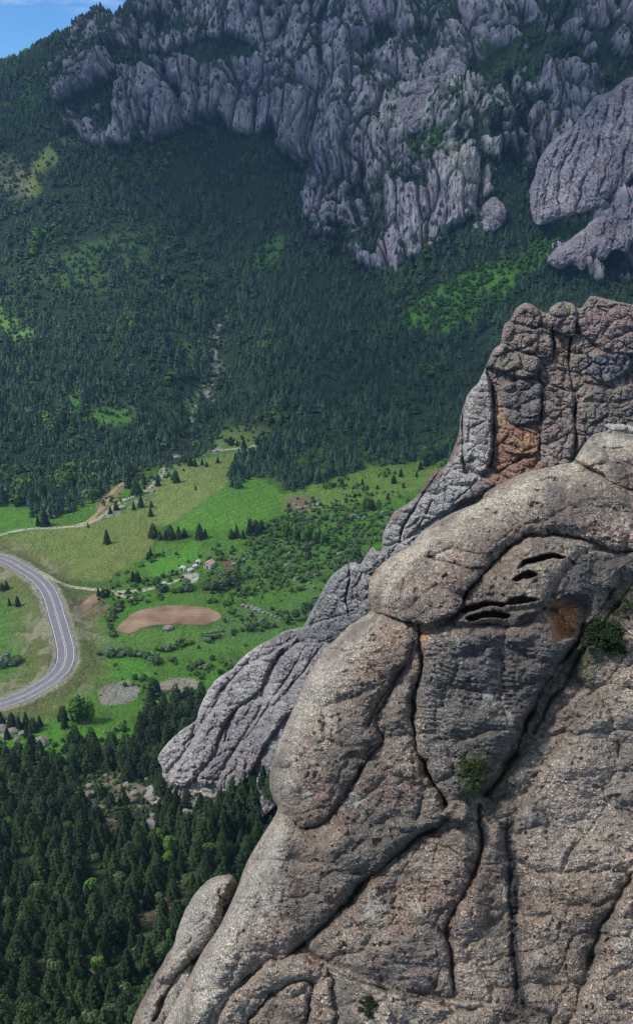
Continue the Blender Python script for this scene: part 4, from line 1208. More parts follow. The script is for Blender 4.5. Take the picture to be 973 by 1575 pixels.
FG_LOBES = [
 (HEAD, 46, 2.0, 0.9),
 ([(545, 850), (620, 830), (668, 858), (712, 868), (735, 880), (718, 912), (700, 942), (672, 958), (640, 958), (600, 948), (565, 938), (545, 900)], 42, 0.9, 2.35),
 ([(612, 925), (640, 908), (690, 915), (712, 925), (700, 945), (672, 958), (640, 957), (615, 945)], 20, 0.5, 2.9),
 # brow with the hollows
 ([(700, 962), (712, 930), (730, 898), (755, 868), (780, 845), (808, 832), (842, 825), (878, 828), (912, 840), (895, 858), (872, 880), (850, 908), (830, 938), (808, 955), (780, 962), (745, 960)], 30, 1.4, 0.9),
 # dark dome right of the brow
 ([(905, 842), (945, 850), (1140, 858), (1140, 900), (975, 880), (945, 905), (900, 915), (850, 935), (835, 930), (855, 900), (880, 870)], 30, 1.3, 0.8),
 # upper left body
 ([(560, 935), (600, 948), (636, 962), (648, 985), (632, 1010), (610, 1045), (590, 1080), (575, 1112), (590, 1140), (562, 1172), (538, 1214), (512, 1252), (486, 1272), (450, 1266), (415, 1245), (400, 1200), (415, 1140), (450, 1055), (490, 995), (530, 945)], 62, 2.0, 0.6),
 # grey banded belly
 ([(648, 985), (664, 968), (700, 962), (760, 962), (832, 958), (872, 975), (893, 995), (872, 1022), (838, 1058), (812, 1098), (792, 1140), (768, 1180), (742, 1215), (714, 1240), (690, 1240), (668, 1208), (648, 1168), (634, 1122), (638, 1075), (648, 1040)], 58, 1.9, 0.4),
 # between body and belly
 ([(640, 985), (646, 1040), (634, 1078), (632, 1122), (650, 1172), (688, 1244), (684, 1264), (640, 1290), (600, 1322), (566, 1352), (520, 1300), (490, 1274), (515, 1252), (540, 1212), (565, 1172), (592, 1140), (580, 1110), (610, 1048)], 50, 1.0, 0.35),
 # pebble knob
 ([(686, 1246), (692, 1236), (706, 1234), (717, 1243), (719, 1256), (710, 1267), (696, 1266), (687, 1258)], 12, 1.0, 2.0),
 # the long leg
 ([(426, 1246), (452, 1268), (486, 1276), (516, 1262), (560, 1262), (640, 1250), (686, 1262), (640, 1290), (600, 1322), (560, 1357), (522, 1400), (492, 1430), (460, 1456), (440, 1468), (402, 1482), (368, 1512), (345, 1545), (320, 1600), (300, 1720), (150, 1720), (240, 1540), (340, 1400), (370, 1320)], 66, 2.2, 0.2),
 # lower middle slab
 ([(690, 1272), (722, 1272), (736, 1296), (726, 1342), (716, 1370), (698, 1402), (691, 1440), (697, 1500), (698, 1532), (640, 1526), (562, 1497), (502, 1477), (472, 1458), (522, 1404), (562, 1362), (602, 1328), (642, 1296)], 44, 0.9, -0.2),
 ([(742, 1290), (768, 1262), (776, 1300), (784, 1400), (793, 1536), (760, 1546), (702, 1532), (699, 1500), (694, 1440), (702, 1402), (722, 1368), (732, 1330)], 30, 0.6, -0.1),
 # mossy gully panel
 ([(975, 884), (1140, 905), (1140, 990), (985, 985), (945, 1030), (895, 1072), (862, 1128), (830, 1172), (805, 1222), (778, 1262), (748, 1284), (744, 1232), (772, 1186), (796, 1142), (818, 1098), (845, 1060), (880, 1022), (915, 985), (945, 925)], 40, 0.6, -1.0),
 # great right slab
 ([(1140, 985), (990, 990), (950, 1034), (900, 1076), (868, 1130), (835, 1178), (812, 1224), (790, 1262), (788, 1310), (797, 1400), (802, 1535), (850, 1572), (880, 1562), (898, 1500), (922, 1430), (945, 1385), (990, 1320), (1140, 1180)], 60, 1.3, 0.3),
 ([(1140, 1180), (990, 1322), (948, 1388), (926, 1432), (908, 1494), (888, 1545), (880, 1600), (1000, 1720), (1140, 1720)], 40, 1.2, 0.5),
 # bottom rocks
 ([(452, 1462), (500, 1480), (560, 1499), (640, 1530), (700, 1537), (800, 1548), (870, 1582), (900, 1720), (560, 1720), (500, 1640), (520, 1560), (505, 1500)], 34, 1.1, 0.5),
 ([(345, 1548), (372, 1514), (404, 1486), (440, 1470), (470, 1468), (500, 1490), (490, 1512), (460, 1505), (425, 1520), (400, 1545), (370, 1600), (330, 1720), (290, 1720)], 26, 1.1, 0.8),
 ([(400, 1548), (428, 1522), (462, 1508), (480, 1520), (470, 1560), (455, 1640), (340, 1720), (370, 1610)], 22, 0.9, 0.6),
 ([(482, 1520), (505, 1505), (512, 1560), (500, 1640), (540, 1720), (440, 1720), (460, 1620), (474, 1560)], 20, 0.8, 0.6),
]
FG_CRACKS = [
 ([(660, 857), (680, 863), (700, 866), (722, 872), (738, 872)], 3.0, 0.7),
 ([(612, 926), (616, 905), (622, 892)], 3, 0.4),
 ([(750, 762), (800, 775), (850, 780)], 2.5, 0.25),
 ([(880, 708), (905, 722), (930, 735), (950, 748), (985, 756), (1040, 760)], 3.5, 0.9),
 ([(905, 686), (930, 690), (960, 688), (1000, 690)], 3, 0.5),
 ([(646, 960), (648, 985), (650, 1010), (645, 1040), (636, 1070), (633, 1100), (635, 1130), (648, 1165), (668, 1205), (688, 1240)], 3.5, 1.5),
 ([(640, 985), (625, 1015), (605, 1048), (590, 1070), (575, 1095), (566, 1115)], 3.0, 0.8),
 ([(585, 1143), (565, 1160), (548, 1195), (530, 1222), (508, 1255), (490, 1270), (470, 1272)], 3.0, 0.9),
 ([(455, 1268), (450, 1285), (435, 1298)], 2.5, 0.3),
 ([(690, 1262), (640, 1291), (600, 1323), (560, 1358), (522, 1402), (492, 1431), (462, 1457), (440, 1468)], 5.0, 1.2),
 ([(735, 1240), (738, 1290), (732, 1330), (722, 1360), (705, 1390), (692, 1420), (690, 1450), (696, 1490), (697, 1530)], 4.0, 1.0),
 ([(725, 1325), (700, 1310), (670, 1300)], 2.0, 0.3), ([(668, 1300), (662, 1340), (655, 1370), (650, 1400)], 2.0, 0.35),
 ([(778, 1255), (780, 1300), (784, 1360), (788, 1420), (794, 1480), (798, 1550)], 3.0, 0.22),
 ([(900, 960), (880, 1000), (850, 1035), (820, 1080), (808, 1110), (795, 1150), (775, 1190), (745, 1225)], 5.0, 1.3),
 ([(975, 890), (950, 930), (925, 965), (895, 1005), (868, 1050), (838, 1095), (820, 1130)], 4.0, 0.8),
 ([(945, 900), (925, 935), (905, 965), (870, 1010)], 3.0, 0.6),
 ([(890, 1370), (875, 1395), (868, 1410)], 2.0, 0.25), ([(880, 1440), (872, 1465), (855, 1495)], 3.0, 0.5),
 ([(973, 1340), (950, 1385), (935, 1410), (920, 1440), (905, 1490)], 3.5, 0.6),
 ([(330, 1500), (338, 1470), (345, 1440)], 2.0, 0.2), ([(295, 1575), (296, 1530), (300, 1505)], 1.6, 0.3),
 ([(320, 1575), (330, 1550), (352, 1525), (380, 1500), (400, 1488)], 3.5, 0.7),
 ([(640, 1195), (600, 1215), (560, 1262)], 2.0, 0.15), ([(500, 1390), (520, 1375), (532, 1385)], 2.0, 0.2),
 ([(600, 1275), (608, 1300), (612, 1318)], 2.5, 0.25), ([(470, 1470), (510, 1498), (560, 1512), (620, 1530), (700, 1548), (800, 1560)], 4.0, 0.5),
]
FG_PITS = [
 ([(795, 874), (802, 862), (822, 854), (850, 852), (872, 858), (862, 864), (838, 864), (815, 870)], 5, 1.3),
 ([(788, 890), (798, 882), (816, 879), (828, 885), (815, 892), (798, 894)], 4, 1.2),
 ([(778, 928), (788, 918), (806, 915), (826, 920), (812, 926), (795, 930)], 4, 1.2),
 ([(704, 943), (722, 932), (752, 928), (782, 926), (772, 934), (745, 938), (722, 944)], 4, 1.4),
 ([(716, 950), (745, 942), (780, 942), (776, 950), (745, 954), (722, 958)], 4, 1.4),
 ([(835, 935), (848, 920), (870, 912), (905, 914), (912, 935), (905, 965), (880, 985), (858, 988), (842, 965)], 14, 0.9),
]
GR1 = (0.125, 0.118, 0.116); BR = (0.17, 0.125, 0.098)
FG_STAINS_LIGHT = [  # pale left-edge entries paint a highlight into the rock colour
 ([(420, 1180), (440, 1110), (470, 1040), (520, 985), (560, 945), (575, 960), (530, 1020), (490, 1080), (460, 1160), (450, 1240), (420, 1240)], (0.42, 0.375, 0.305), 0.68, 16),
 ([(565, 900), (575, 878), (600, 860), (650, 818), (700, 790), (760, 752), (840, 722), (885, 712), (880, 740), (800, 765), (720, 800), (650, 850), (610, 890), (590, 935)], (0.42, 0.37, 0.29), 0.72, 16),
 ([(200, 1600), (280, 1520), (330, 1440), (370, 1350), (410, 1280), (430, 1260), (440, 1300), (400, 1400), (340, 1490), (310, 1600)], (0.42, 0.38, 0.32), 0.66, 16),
 ([(890, 690), (930, 668), (1040, 668), (1040, 690), (940, 690), (890, 712)], (0.42, 0.39, 0.32), 0.8, 6),
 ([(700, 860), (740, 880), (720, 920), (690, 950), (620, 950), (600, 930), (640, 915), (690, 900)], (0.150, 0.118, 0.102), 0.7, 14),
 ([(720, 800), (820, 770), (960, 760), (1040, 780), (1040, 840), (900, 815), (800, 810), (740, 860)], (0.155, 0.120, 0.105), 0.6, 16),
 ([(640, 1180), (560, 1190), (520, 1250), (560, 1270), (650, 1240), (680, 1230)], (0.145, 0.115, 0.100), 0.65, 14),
 ([(500, 1380), (440, 1440), (400, 1480), (350, 1520), (380, 1470), (430, 1400), (470, 1360)], (0.165, 0.130, 0.110), 0.6, 12),
 ([(440, 1215), (500, 1225), (530, 1190), (520, 1240), (480, 1270), (440, 1255)], (0.16, 0.12, 0.10), 0.6, 10),
 ([(820, 1200), (900, 1120), (1000, 1060), (1040, 1100), (950, 1250), (860, 1340), (810, 1330)], (0.30, 0.27, 0.235), 0.5, 24),
 ([(860, 1450), (900, 1380), (930, 1400), (900, 1500), (860, 1550), (820, 1530)], (0.17, 0.125, 0.105), 0.6, 14),
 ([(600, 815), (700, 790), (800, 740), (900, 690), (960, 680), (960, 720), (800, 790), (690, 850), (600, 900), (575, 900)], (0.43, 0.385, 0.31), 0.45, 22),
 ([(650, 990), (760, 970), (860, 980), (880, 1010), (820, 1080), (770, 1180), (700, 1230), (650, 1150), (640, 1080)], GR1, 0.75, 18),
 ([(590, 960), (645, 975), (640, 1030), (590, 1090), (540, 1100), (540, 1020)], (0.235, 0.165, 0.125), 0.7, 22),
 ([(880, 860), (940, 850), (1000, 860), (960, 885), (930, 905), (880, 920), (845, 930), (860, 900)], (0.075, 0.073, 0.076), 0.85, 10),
 ([(832, 940), (850, 925), (868, 926), (890, 945), (880, 970), (862, 985), (845, 975)], (0.42, 0.24, 0.125), 0.85, 8),
 ([(845, 925), (866, 922), (884, 950), (862, 965), (846, 950)], (0.40, 0.185, 0.075), 0.8, 6),
 ([(636, 958), (660, 962), (664, 980), (648, 992), (638, 975)], (0.34, 0.20, 0.10), 0.7, 5),
 ([(780, 1000), (860, 1010), (820, 1080), (780, 1060), (700, 1050), (700, 990)], (0.12, 0.115, 0.115), 0.6, 15),
 ([(560, 1250), (640, 1240), (680, 1262), (600, 1325), (540, 1360), (480, 1420), (450, 1390), (510, 1310)], (0.135, 0.122, 0.108), 0.75, 20),
 ([(440, 1300), (500, 1290), (520, 1320), (470, 1350), (440, 1340)], (0.25, 0.19, 0.14), 0.5, 14),
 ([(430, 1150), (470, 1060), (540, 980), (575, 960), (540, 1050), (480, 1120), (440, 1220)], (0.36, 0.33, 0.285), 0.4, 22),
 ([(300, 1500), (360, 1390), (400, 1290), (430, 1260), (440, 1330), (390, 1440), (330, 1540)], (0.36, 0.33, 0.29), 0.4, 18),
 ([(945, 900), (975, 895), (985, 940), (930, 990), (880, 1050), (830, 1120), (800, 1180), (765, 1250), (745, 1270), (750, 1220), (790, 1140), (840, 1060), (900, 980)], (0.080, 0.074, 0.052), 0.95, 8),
 ([(700, 1160), (750, 1150), (770, 1170), (740, 1225), (715, 1240), (695, 1220)], MOSS, 0.75, 12),
 ([(880, 1000), (930, 960), (960, 990), (930, 1030), (890, 1060)], MOSS, 0.6, 10),
 ([(930, 1350), (900, 1330), (850, 1380), (900, 1420), (930, 1390)], (0.20, 0.150, 0.105), 0.6, 16),
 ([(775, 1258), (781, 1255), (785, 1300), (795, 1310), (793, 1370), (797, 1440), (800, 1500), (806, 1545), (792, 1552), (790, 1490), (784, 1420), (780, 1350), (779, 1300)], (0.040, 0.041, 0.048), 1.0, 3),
 ([(780, 1545), (820, 1540), (840, 1560), (810, 1568), (780, 1560)], (0.085, 0.065, 0.055), 0.8, 6),
 ([(640, 1450), (700, 1440), (700, 1530), (560, 1495), (520, 1470)], (0.21, 0.172, 0.150), 0.5, 16),
 ([(690, 1262), (640, 1291), (600, 1323), (560, 1358), (522, 1402), (492, 1431), (462, 1457)], (0.09, 0.085, 0.06), 0.7, (9,)),
 ([(735, 1240), (738, 1290), (722, 1360), (692, 1420), (696, 1490)], (0.15, 0.10, 0.07), 0.6, (7,)),
 ([(470, 1458), (500, 1478), (562, 1498), (640, 1528), (700, 1536)], (0.10, 0.09, 0.08), 0.6, (6,)),
 ([(779, 1262), (783, 1310), (789, 1370), (791, 1440), (796, 1500), (801, 1550)], (0.028, 0.029, 0.034), 1.0, (8,)),
 ([(779, 1262), (783, 1310), (789, 1370), (791, 1440), (796, 1500), (801, 1550)], (0.028, 0.029, 0.034), 1.0, (7,)),
 ([(955, 905), (925, 950), (880, 1010), (840, 1070), (800, 1150), (765, 1225)], (0.075, 0.070, 0.048), 0.8, (20,)),
 ([(838, 945), (850, 930), (872, 932), (892, 950), (878, 972), (858, 980)], (0.40, 0.20, 0.09), 0.8, 6),
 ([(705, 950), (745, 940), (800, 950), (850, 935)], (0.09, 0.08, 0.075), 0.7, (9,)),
]
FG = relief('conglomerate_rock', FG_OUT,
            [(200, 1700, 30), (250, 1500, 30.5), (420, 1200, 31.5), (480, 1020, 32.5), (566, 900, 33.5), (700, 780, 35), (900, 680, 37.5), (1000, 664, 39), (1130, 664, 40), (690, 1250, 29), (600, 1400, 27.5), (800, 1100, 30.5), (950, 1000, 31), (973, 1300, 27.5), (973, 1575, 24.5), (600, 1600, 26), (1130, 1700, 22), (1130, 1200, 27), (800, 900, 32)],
            1.35, M_CONG, FG_LOBES, FG_CRACKS, FG_PITS, rim=(75, 2.8), noise=((6.0, 1.0), (2.2, 0.45), (0.9, 0.20), (0.35, 0.085), (0.14, 0.035)), stains_light=FG_STAINS_LIGHT, skirt=16, jitter=1.2, seed=3, lk=0.34, ck=0.62, flat=2.1, ridge=((4.0, 0.6, 0.03), (1.4, 1.0, 0.06), (0.5, 0.4, 0.035)), blocks=((95, 0.30, 1.0, 0.7), (34, 0.08, 1.2, 0.6)), stones=((9, 0.07, 0.55), (17, 0.12, 0.80), (13, -0.12, 0.84), (30, -0.22, 0.93)),
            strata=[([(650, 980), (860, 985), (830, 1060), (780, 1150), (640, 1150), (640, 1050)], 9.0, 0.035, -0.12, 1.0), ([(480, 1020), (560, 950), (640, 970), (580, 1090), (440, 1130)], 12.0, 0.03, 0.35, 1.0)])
tag(FG, 'huge rounded grey brown conglomerate rock filling the lower right with dark cracks and hollows', 'rock')
SM = relief('conglomerate_rock', [(362, 1352), (348, 1345), (330, 1349), (314, 1358), (300, 1374), (286, 1398), (274, 1428), (266, 1452), (254, 1474), (240, 1498), (222, 1532), (205, 1568), (190, 1620), (170, 1700), (300, 1700), (330, 1560), (350, 1470), (372, 1400)],
            [(350, 1345, 33), (270, 1440, 34), (200, 1570, 33), (300, 1650, 31), (350, 1500, 32.2)], 1.3, M_CONG,
            [([(345, 1345), (366, 1352), (362, 1380), (350, 1400), (340, 1430), (318, 1462), (292, 1480), (262, 1510), (240, 1500), (270, 1430), (300, 1370)], 34, 0.9, 0.2)],
            [([(340, 1425), (318, 1460), (298, 1478), (275, 1500), (255, 1530), (240, 1570)], 4, 1.0), ([(345, 1360), (338, 1372), (350, 1385)], 3, .4), ([(300, 1500), (270, 1545), (255, 1590)], 3, .5), ([(272, 1432), (288, 1420)], 2, .3)],
            rim=(40, 1.8), noise=((4.0, 0.6), (1.6, 0.3), (0.7, 0.14), (0.3, 0.06), (0.16, 0.03)), blocks=((60, 0.3, 0.6, 1.2),), stones=((9, 0.07, 0.55), (17, 0.1, 0.8), (13, -.1, .85)), skirt=10, seed=9, flat=1.5,
            stains_light=[([(300, 1370), (350, 1350), (345, 1400), (290, 1450), (270, 1440)], (0.40, 0.38, 0.325), 0.6, 14), ([(290, 1400), (340, 1430), (290, 1520), (220, 1600), (200, 1600), (250, 1500)], (0.36, 0.33, 0.285), 0.7, 16), ([(335, 1370), (350, 1362), (345, 1395)], (0.30, 0.20, 0.13), .6, 4)])
tag(SM, 'smaller pale rounded rock lobe leaning against the lower left of the huge rock', 'rock')
# flat slab lying on the crest
def slab(name, P0, P1, w, t, mat, seed):
    r = np.random.default_rng(seed); n = 14; V = []; Q_ = []
    P0, P1 = np.array(P0), np.array(P1); d = (P1 - P0); L = np.linalg.norm(d); d = d / L
    s = np.cross(d, [0, 0, 1]); s /= np.linalg.norm(s); u = np.cross(s, d)
    for i in range(n):
        f = i / (n - 1); e = min(1, f * 7 + .35, (1 - f) * 6 + .35); off = r.normal(size=2) * .02
        for a, b in ((-.5, -.45), (0, -.55), (.5, -.4), (.55, .1), (.42, .45), (0, .55), (-.45, .42), (-.55, 0)):
            V.append(P0 + d * L * f + s * (a * w * e * (1 + .2 * r.normal() * .5) + off[0]) + u * (b * t * e * (1 + .25 * r.normal() * .5) + off[1]))
    for i in range(n - 1):
        for j in range(8): Q_.append((i * 8 + j, i * 8 + (j + 1) % 8, i * 8 + 8 + (j + 1) % 8, i * 8 + 8 + j))
    V += [np.mean(V[:8], 0), np.mean(V[-8:], 0)]; c0, c1 = len(V) - 2, len(V) - 1; b = (n - 1) * 8
    T = []
    for q in Q_: T += [(q[0], q[1], q[2]), (q[0], q[2], q[3])]
    for j in range(8): T += [(c0, (j + 1) % 8, j), (c1, b + j, b + (j + 1) % 8)]
    me = mesh_np(name, np.array(V), np.array(T), mat, False)
    at_ = me.attributes.new('stain_light', 'FLOAT_COLOR', 'POINT'); at_.data.foreach_set('color', np.tile(np.array([0.46, 0.43, 0.37, 0.75], np.float32), len(V)))
    return link(name, me)
def at(px, py, Y):
    d = ray(px, py); return d / d[1] * Y + np.array([0, 0, CAMZ])
tag(slab('rock_slab', at(932, 655, 36.0), at(1012, 668, 36.4), 0.6, 0.20, M_CONG, 4), 'thin flat stone slab lying on the crest at the right edge', 'rock slab')

# ---- the grey slab ridge behind it
RG_OUT = [(572, 842), (565, 850), (560, 862), (552, 868), (545, 864), (534, 867), (523, 874), (507, 889), (492, 916), (477, 943), (466, 964), (456, 966), (435, 971), (416, 983), (397, 994), (374, 1011), (355, 1030), (333, 1045), (317, 1068), (306, 1091), (301, 1108), (279, 1123), (257, 1144), (243, 1165),
          (249, 1184), (244, 1200), (226, 1216), (216, 1250), (250, 1274), (310, 1284), (360, 1280), (400, 1260), (440, 1225), (470, 1190), (500, 1130), (560, 1040), (620, 960), (640, 880), (600, 845), (582, 848)]
RIDGE = relief('slab_ridge', RG_OUT,
   [(572, 845, 215), (500, 900, 240), (460, 970, 268), (395, 1000, 288), (320, 1070, 301), (300, 1110, 301), (245, 1165, 303), (240, 1240, 293), (262, 1284, 296), (330, 1246, 284), (330, 1290, 290), (400, 1225, 272), (400, 1150, 275), (440, 1180, 262), (500, 1100, 246), (560, 1000, 222), (620, 940, 200)], 1.1, M_RIDGE,
   [([(523, 868), (500, 889), (485, 916), (470, 943), (455, 975), (464, 988), (490, 990), (530, 975), (570, 950), (600, 900), (570, 885), (552, 872), (540, 866)], 26, 5.5, 1.5),
    ([(570, 838), (586, 848), (582, 872), (566, 884), (553, 876), (558, 858)], 12, 2.5, 3.0),
    ([(440, 965), (395, 990), (350, 1026), (328, 1043), (310, 1068), (296, 1108), (310, 1118), (326, 1092), (347, 1056), (382, 1022), (422, 1002), (462, 978)], 18, 3.5, 0.5),
    ([(462, 976), (420, 1002), (382, 1022), (347, 1056), (326, 1092), (310, 1118), (291, 1147), (272, 1172), (258, 1198), (268, 1212), (292, 1208), (308, 1188), (328, 1162), (338, 1132), (362, 1092), (386, 1076), (402, 1060), (412, 1035), (427, 1012), (452, 992)], 20, 5.0, 2.0),
    ([(388, 1077), (362, 1093), (341, 1132), (327, 1163), (303, 1198), (322, 1210), (347, 1172), (367, 1142), (382, 1117), (400, 1092), (410, 1078)], 14, 3.0, 0.6),
    ([(453, 992), (428, 1016), (414, 1046), (402, 1092), (383, 1117), (368, 1142), (348, 1177), (333, 1208), (352, 1220), (384, 1194), (404, 1154), (432, 1112), (462, 1082), (492, 1042), (522, 1002), (500, 986), (475, 985)], 18, 5.0, 2.2),
    ([(300, 1108), (277, 1120), (252, 1142), (238, 1166), (250, 1190), (268, 1172), (290, 1147)], 14, 3.0, 0.8),
    ([(250, 1205), (290, 1212), (345, 1222), (385, 1200), (370, 1235), (300, 1250), (225, 1240)], 12, 3.0, -1.0),
    ([(410, 1160), (450, 1100), (500, 1050), (560, 980), (620, 960), (500, 1140), (420, 1190)], 20, 3.0, -2.0)],
   [([(534, 868), (536, 895), (532, 922), (537, 942)], 2.2, 2.5), ([(556, 880), (548, 905), (560, 940)], 2.0, 1.2), ([(478, 960), (510, 952), (545, 940)], 2.5, 1.6),
    ([(470, 992), (456, 1018), (440, 1045), (420, 1075), (400, 1105), (372, 1140)], 2.2, 2.2), ([(497, 990), (472, 1025), (450, 1052), (430, 1078)], 2.2, 1.8),
    ([(300, 1130), (285, 1145), (290, 1160)], 2.0, 1.5), ([(330, 1165), (350, 1155), (372, 1160)], 2.0, 1.4), ([(345, 1055), (322, 1085), (312, 1112)], 2, 1.2), ([(366, 1090), (352, 1112), (345, 1140)], 2, 1.5),
    ([(440, 1030), (455, 1038), (448, 1052)], 2.0, 1.2), ([(300, 1190), (330, 1200), (360, 1185)], 1.8, 1.2)],
   rim=(18, 2.2), noise=((22, 2.4), (7, 1.2), (2.6, 0.7), (1.0, 0.35)), blocks=((34, 1.5, 0.8, 1.0), (14, 1.0, 0.9, 0.9), (7, 0.4, 1, 1)), lk=0.62, ck=1.7, ridge=((10, 2.6, 0.5),), flat=2.6, warp=5.0, skirt=45, jitter=1.4, seed=15,
   stains_light=[([(460, 970), (540, 945), (600, 930), (520, 990), (470, 990)], (0.17, 0.16, 0.17), 0.7, 8), ([(330, 1130), (400, 1090), (420, 1110), (360, 1180), (320, 1190)], (0.22, 0.20, 0.215), 0.6, 8),
           ([(225, 1215), (300, 1215), (380, 1210), (350, 1245), (240, 1250)], (0.33, 0.315, 0.28), 0.6, 6), ([(400, 1000), (340, 1050), (300, 1110), (290, 1110), (330, 1040), (390, 992)], (0.42, 0.415, 0.39), 0.6, 6)])
tag(RIDGE, 'ridge of smooth grey diagonal rock slabs descending left behind the huge rock', 'rock')

# ---- the brown tower with its pale flank
TW_OUT = [(804, 466), (792, 476), (784, 491), (775, 499), (771, 514), (769, 528), (758, 538), (750, 555), (743, 572), (734, 589), (722, 602), (714, 620), (708, 641), (704, 668), (696, 692), (685, 715), (667, 725), (654, 742), (645, 757), (629, 773), (608, 786), (597, 802), (589, 820), (587, 836), (586, 848), (582, 862), (600, 885), (680, 860), (790, 800), (900, 770), (1130, 780),
          (1130, 470), (1000, 471), (955, 465), (931, 460), (909, 455), (900, 464), (893, 473), (886, 473), (881, 467), (869, 464), (856, 466), (845, 474), (840, 481), (827, 475), (814, 467)]
TOWER = relief('rock_tower', TW_OUT,
   [(804, 466, 126), (700, 680, 129), (590, 840, 138), (640, 780, 133), (760, 740, 120), (900, 740, 116), (973, 500, 122), (1130, 470, 124), (1130, 770, 112), (850, 600, 120)], 0.95, M_TOWER,
   [([(804, 462), (828, 475), (828, 500), (815, 504), (788, 496), (780, 491), (788, 476)], 14, 2.0, 1.0),
    ([(770, 499), (788, 496), (818, 505), (829, 516), (824, 540), (800, 541), (776, 530), (762, 528), (766, 510)], 16, 2.4, 1.3),
    ([(823, 505), (845, 514), (849, 540), (836, 549), (822, 540)], 10, 1.6, .8),
    ([(752, 538), (772, 529), (800, 541), (829, 549), (823, 576), (806, 585), (780, 577), (758, 567), (742, 565)], 18, 2.8, 1.4),
    ([(838, 481), (843, 474), (856, 462), (884, 464), (884, 500), (877, 518), (852, 511), (840, 500)], 10, 2.0, 2.2),
    ([(886, 476), (909, 450), (931, 455), (1130, 465), (1130, 560), (960, 548), (926, 536), (900, 521), (887, 502)], 24, 2.2, 1.2),
    ([(746, 566), (730, 589), (716, 605), (711, 640), (711, 700), (724, 722), (738, 729), (750, 716), (757, 690), (759, 640), (756, 600), (751, 580)], 22, 3.2, 1.2),
    ([(716, 600), (704, 641), (698, 669), (688, 700), (681, 716), (712, 726), (711, 700), (710, 650)], 12, 2.0, 0.8),
    ([(774, 592), (829, 588), (831, 640), (812, 652), (782, 650), (772, 620)], 18, 1.8, 1.0),
    ([(833, 600), (872, 590), (882, 640), (880, 705), (850, 722), (832, 715)], 20, 1.6, .6),
    ([(886, 620), (926, 600), (936, 650), (926, 690), (892, 702)], 18, 1.8, .7),
    ([(898, 540), (926, 531), (962, 542), (966, 570), (930, 587), (904, 572)], 14, 1.6, .8),
    ([(930, 600), (1000, 590), (1130, 600), (1130, 700), (960, 700), (935, 670)], 30, 2.2, .4),
    ([(685, 712), (664, 722), (640, 755), (625, 772), (602, 786), (588, 809), (580, 836), (620, 834), (640, 816), (680, 792), (720, 772), (762, 746), (738, 730), (712, 726)], 26, 2.4, 0.5),
    ([(576, 865), (588, 845), (620, 832), (645, 822), (640, 838), (610, 855), (590, 868)], 10, 1.8, 2.0),
    ([(768, 660), (800, 655), (828, 668), (826, 695), (800, 700), (772, 690)], 12, 1.2, .5)],
   [([(757, 595), (758, 640), (758, 690), (752, 716)], 2.2, 2.4), ([(677, 722), (656, 752), (642, 775), (622, 806), (615, 834)], 2.2, 1.8), ([(700, 770), (716, 755), (735, 738)], 2.4, 1.8), ([(712, 605), (711, 660), (712, 720)], 1.6, 1.0),
    ([(655, 790), (665, 770), (672, 785)], 1.6, .8), ([(640, 815), (652, 798), (660, 800)], 1.6, .8), ([(832, 590), (832, 640), (830, 700)], 2, 1.4), ([(882, 600), (884, 650), (882, 710)], 2.2, 1.6),
    ([(848, 505), (850, 540), (845, 560)], 2, 1.4), ([(876, 518), (874, 560), (878, 600)], 2, 1.5), ([(820, 585), (850, 592), (880, 605)], 2, 1.0), ([(762, 728), (790, 712), (812, 700)], 2.5, 1.2)],
   rim=(11, 1.5), noise=((10, 1.2), (3.2, 0.45), (1.2, 0.2), (0.5, 0.1)), blocks=((30, 0.8, 1.2, 0.9), (15, 0.4, 0.8, 1.2), (8, 0.18, 1.2, .8)), skirt=25, jitter=1.0, seed=23, lk=0.45, ck=1.0, flat=3.2, warp=3.5, ridge=((6, 1.6, 0.22),),
   stains_light=[([(640, 770), (700, 700), (715, 610), (750, 570), (757, 600), (756, 700), (740, 735), (690, 790), (600, 840), (585, 820)], (0.34, 0.325, 0.31), 0.9, 8),
           ([(575, 865), (590, 845), (645, 822), (640, 840), (600, 860)], (0.34, 0.325, 0.31), 0.9, 5),
           ([(735, 600), (756, 600), (757, 690), (745, 700), (722, 650)], (0.21, 0.18, 0.165), 0.6, 6),
           ([(760, 612), (774, 620), (778, 650), (768, 700), (760, 700)], (0.34, 0.245, 0.165), 0.9, 4),
           ([(762, 690), (772, 655), (800, 655), (828, 672), (826, 705), (840, 725), (790, 740), (758, 750), (758, 715)], (0.245, 0.135, 0.090), 0.85, 6),
           ([(800, 668), (822, 674), (820, 696), (798, 694)], (0.32, 0.195, 0.10), 0.7, 5), ([(852, 520), (872, 520), (870, 545), (852, 545)], (0.27, 0.175, 0.125), 0.8, 3),
           ([(886, 475), (1000, 470), (1000, 530), (900, 520)], (0.22, 0.170, 0.165), 0.6, 10), ([(905, 548), (965, 548), (965, 585), (905, 580)], (0.13, 0.13, 0.155), 0.8, 6),
           ([(780, 590), (830, 590), (830, 645), (785, 650)], (0.135, 0.13, 0.132), 0.7, 6), ([(900, 600), (1000, 600), (1000, 700), (900, 690)], (0.13, 0.122, 0.112), 0.7, 14),
           ([(770, 535), (825, 550), (820, 580), (760, 565)], (0.18, 0.165, 0.13), 0.6, 6), ([(850, 470), (880, 470), (878, 490), (850, 486)], (0.24, 0.235, 0.18), 0.6, 4)])
tag(TOWER, 'blocky brown rock tower with an orange scar and pale left flank behind the huge rock', 'rock')

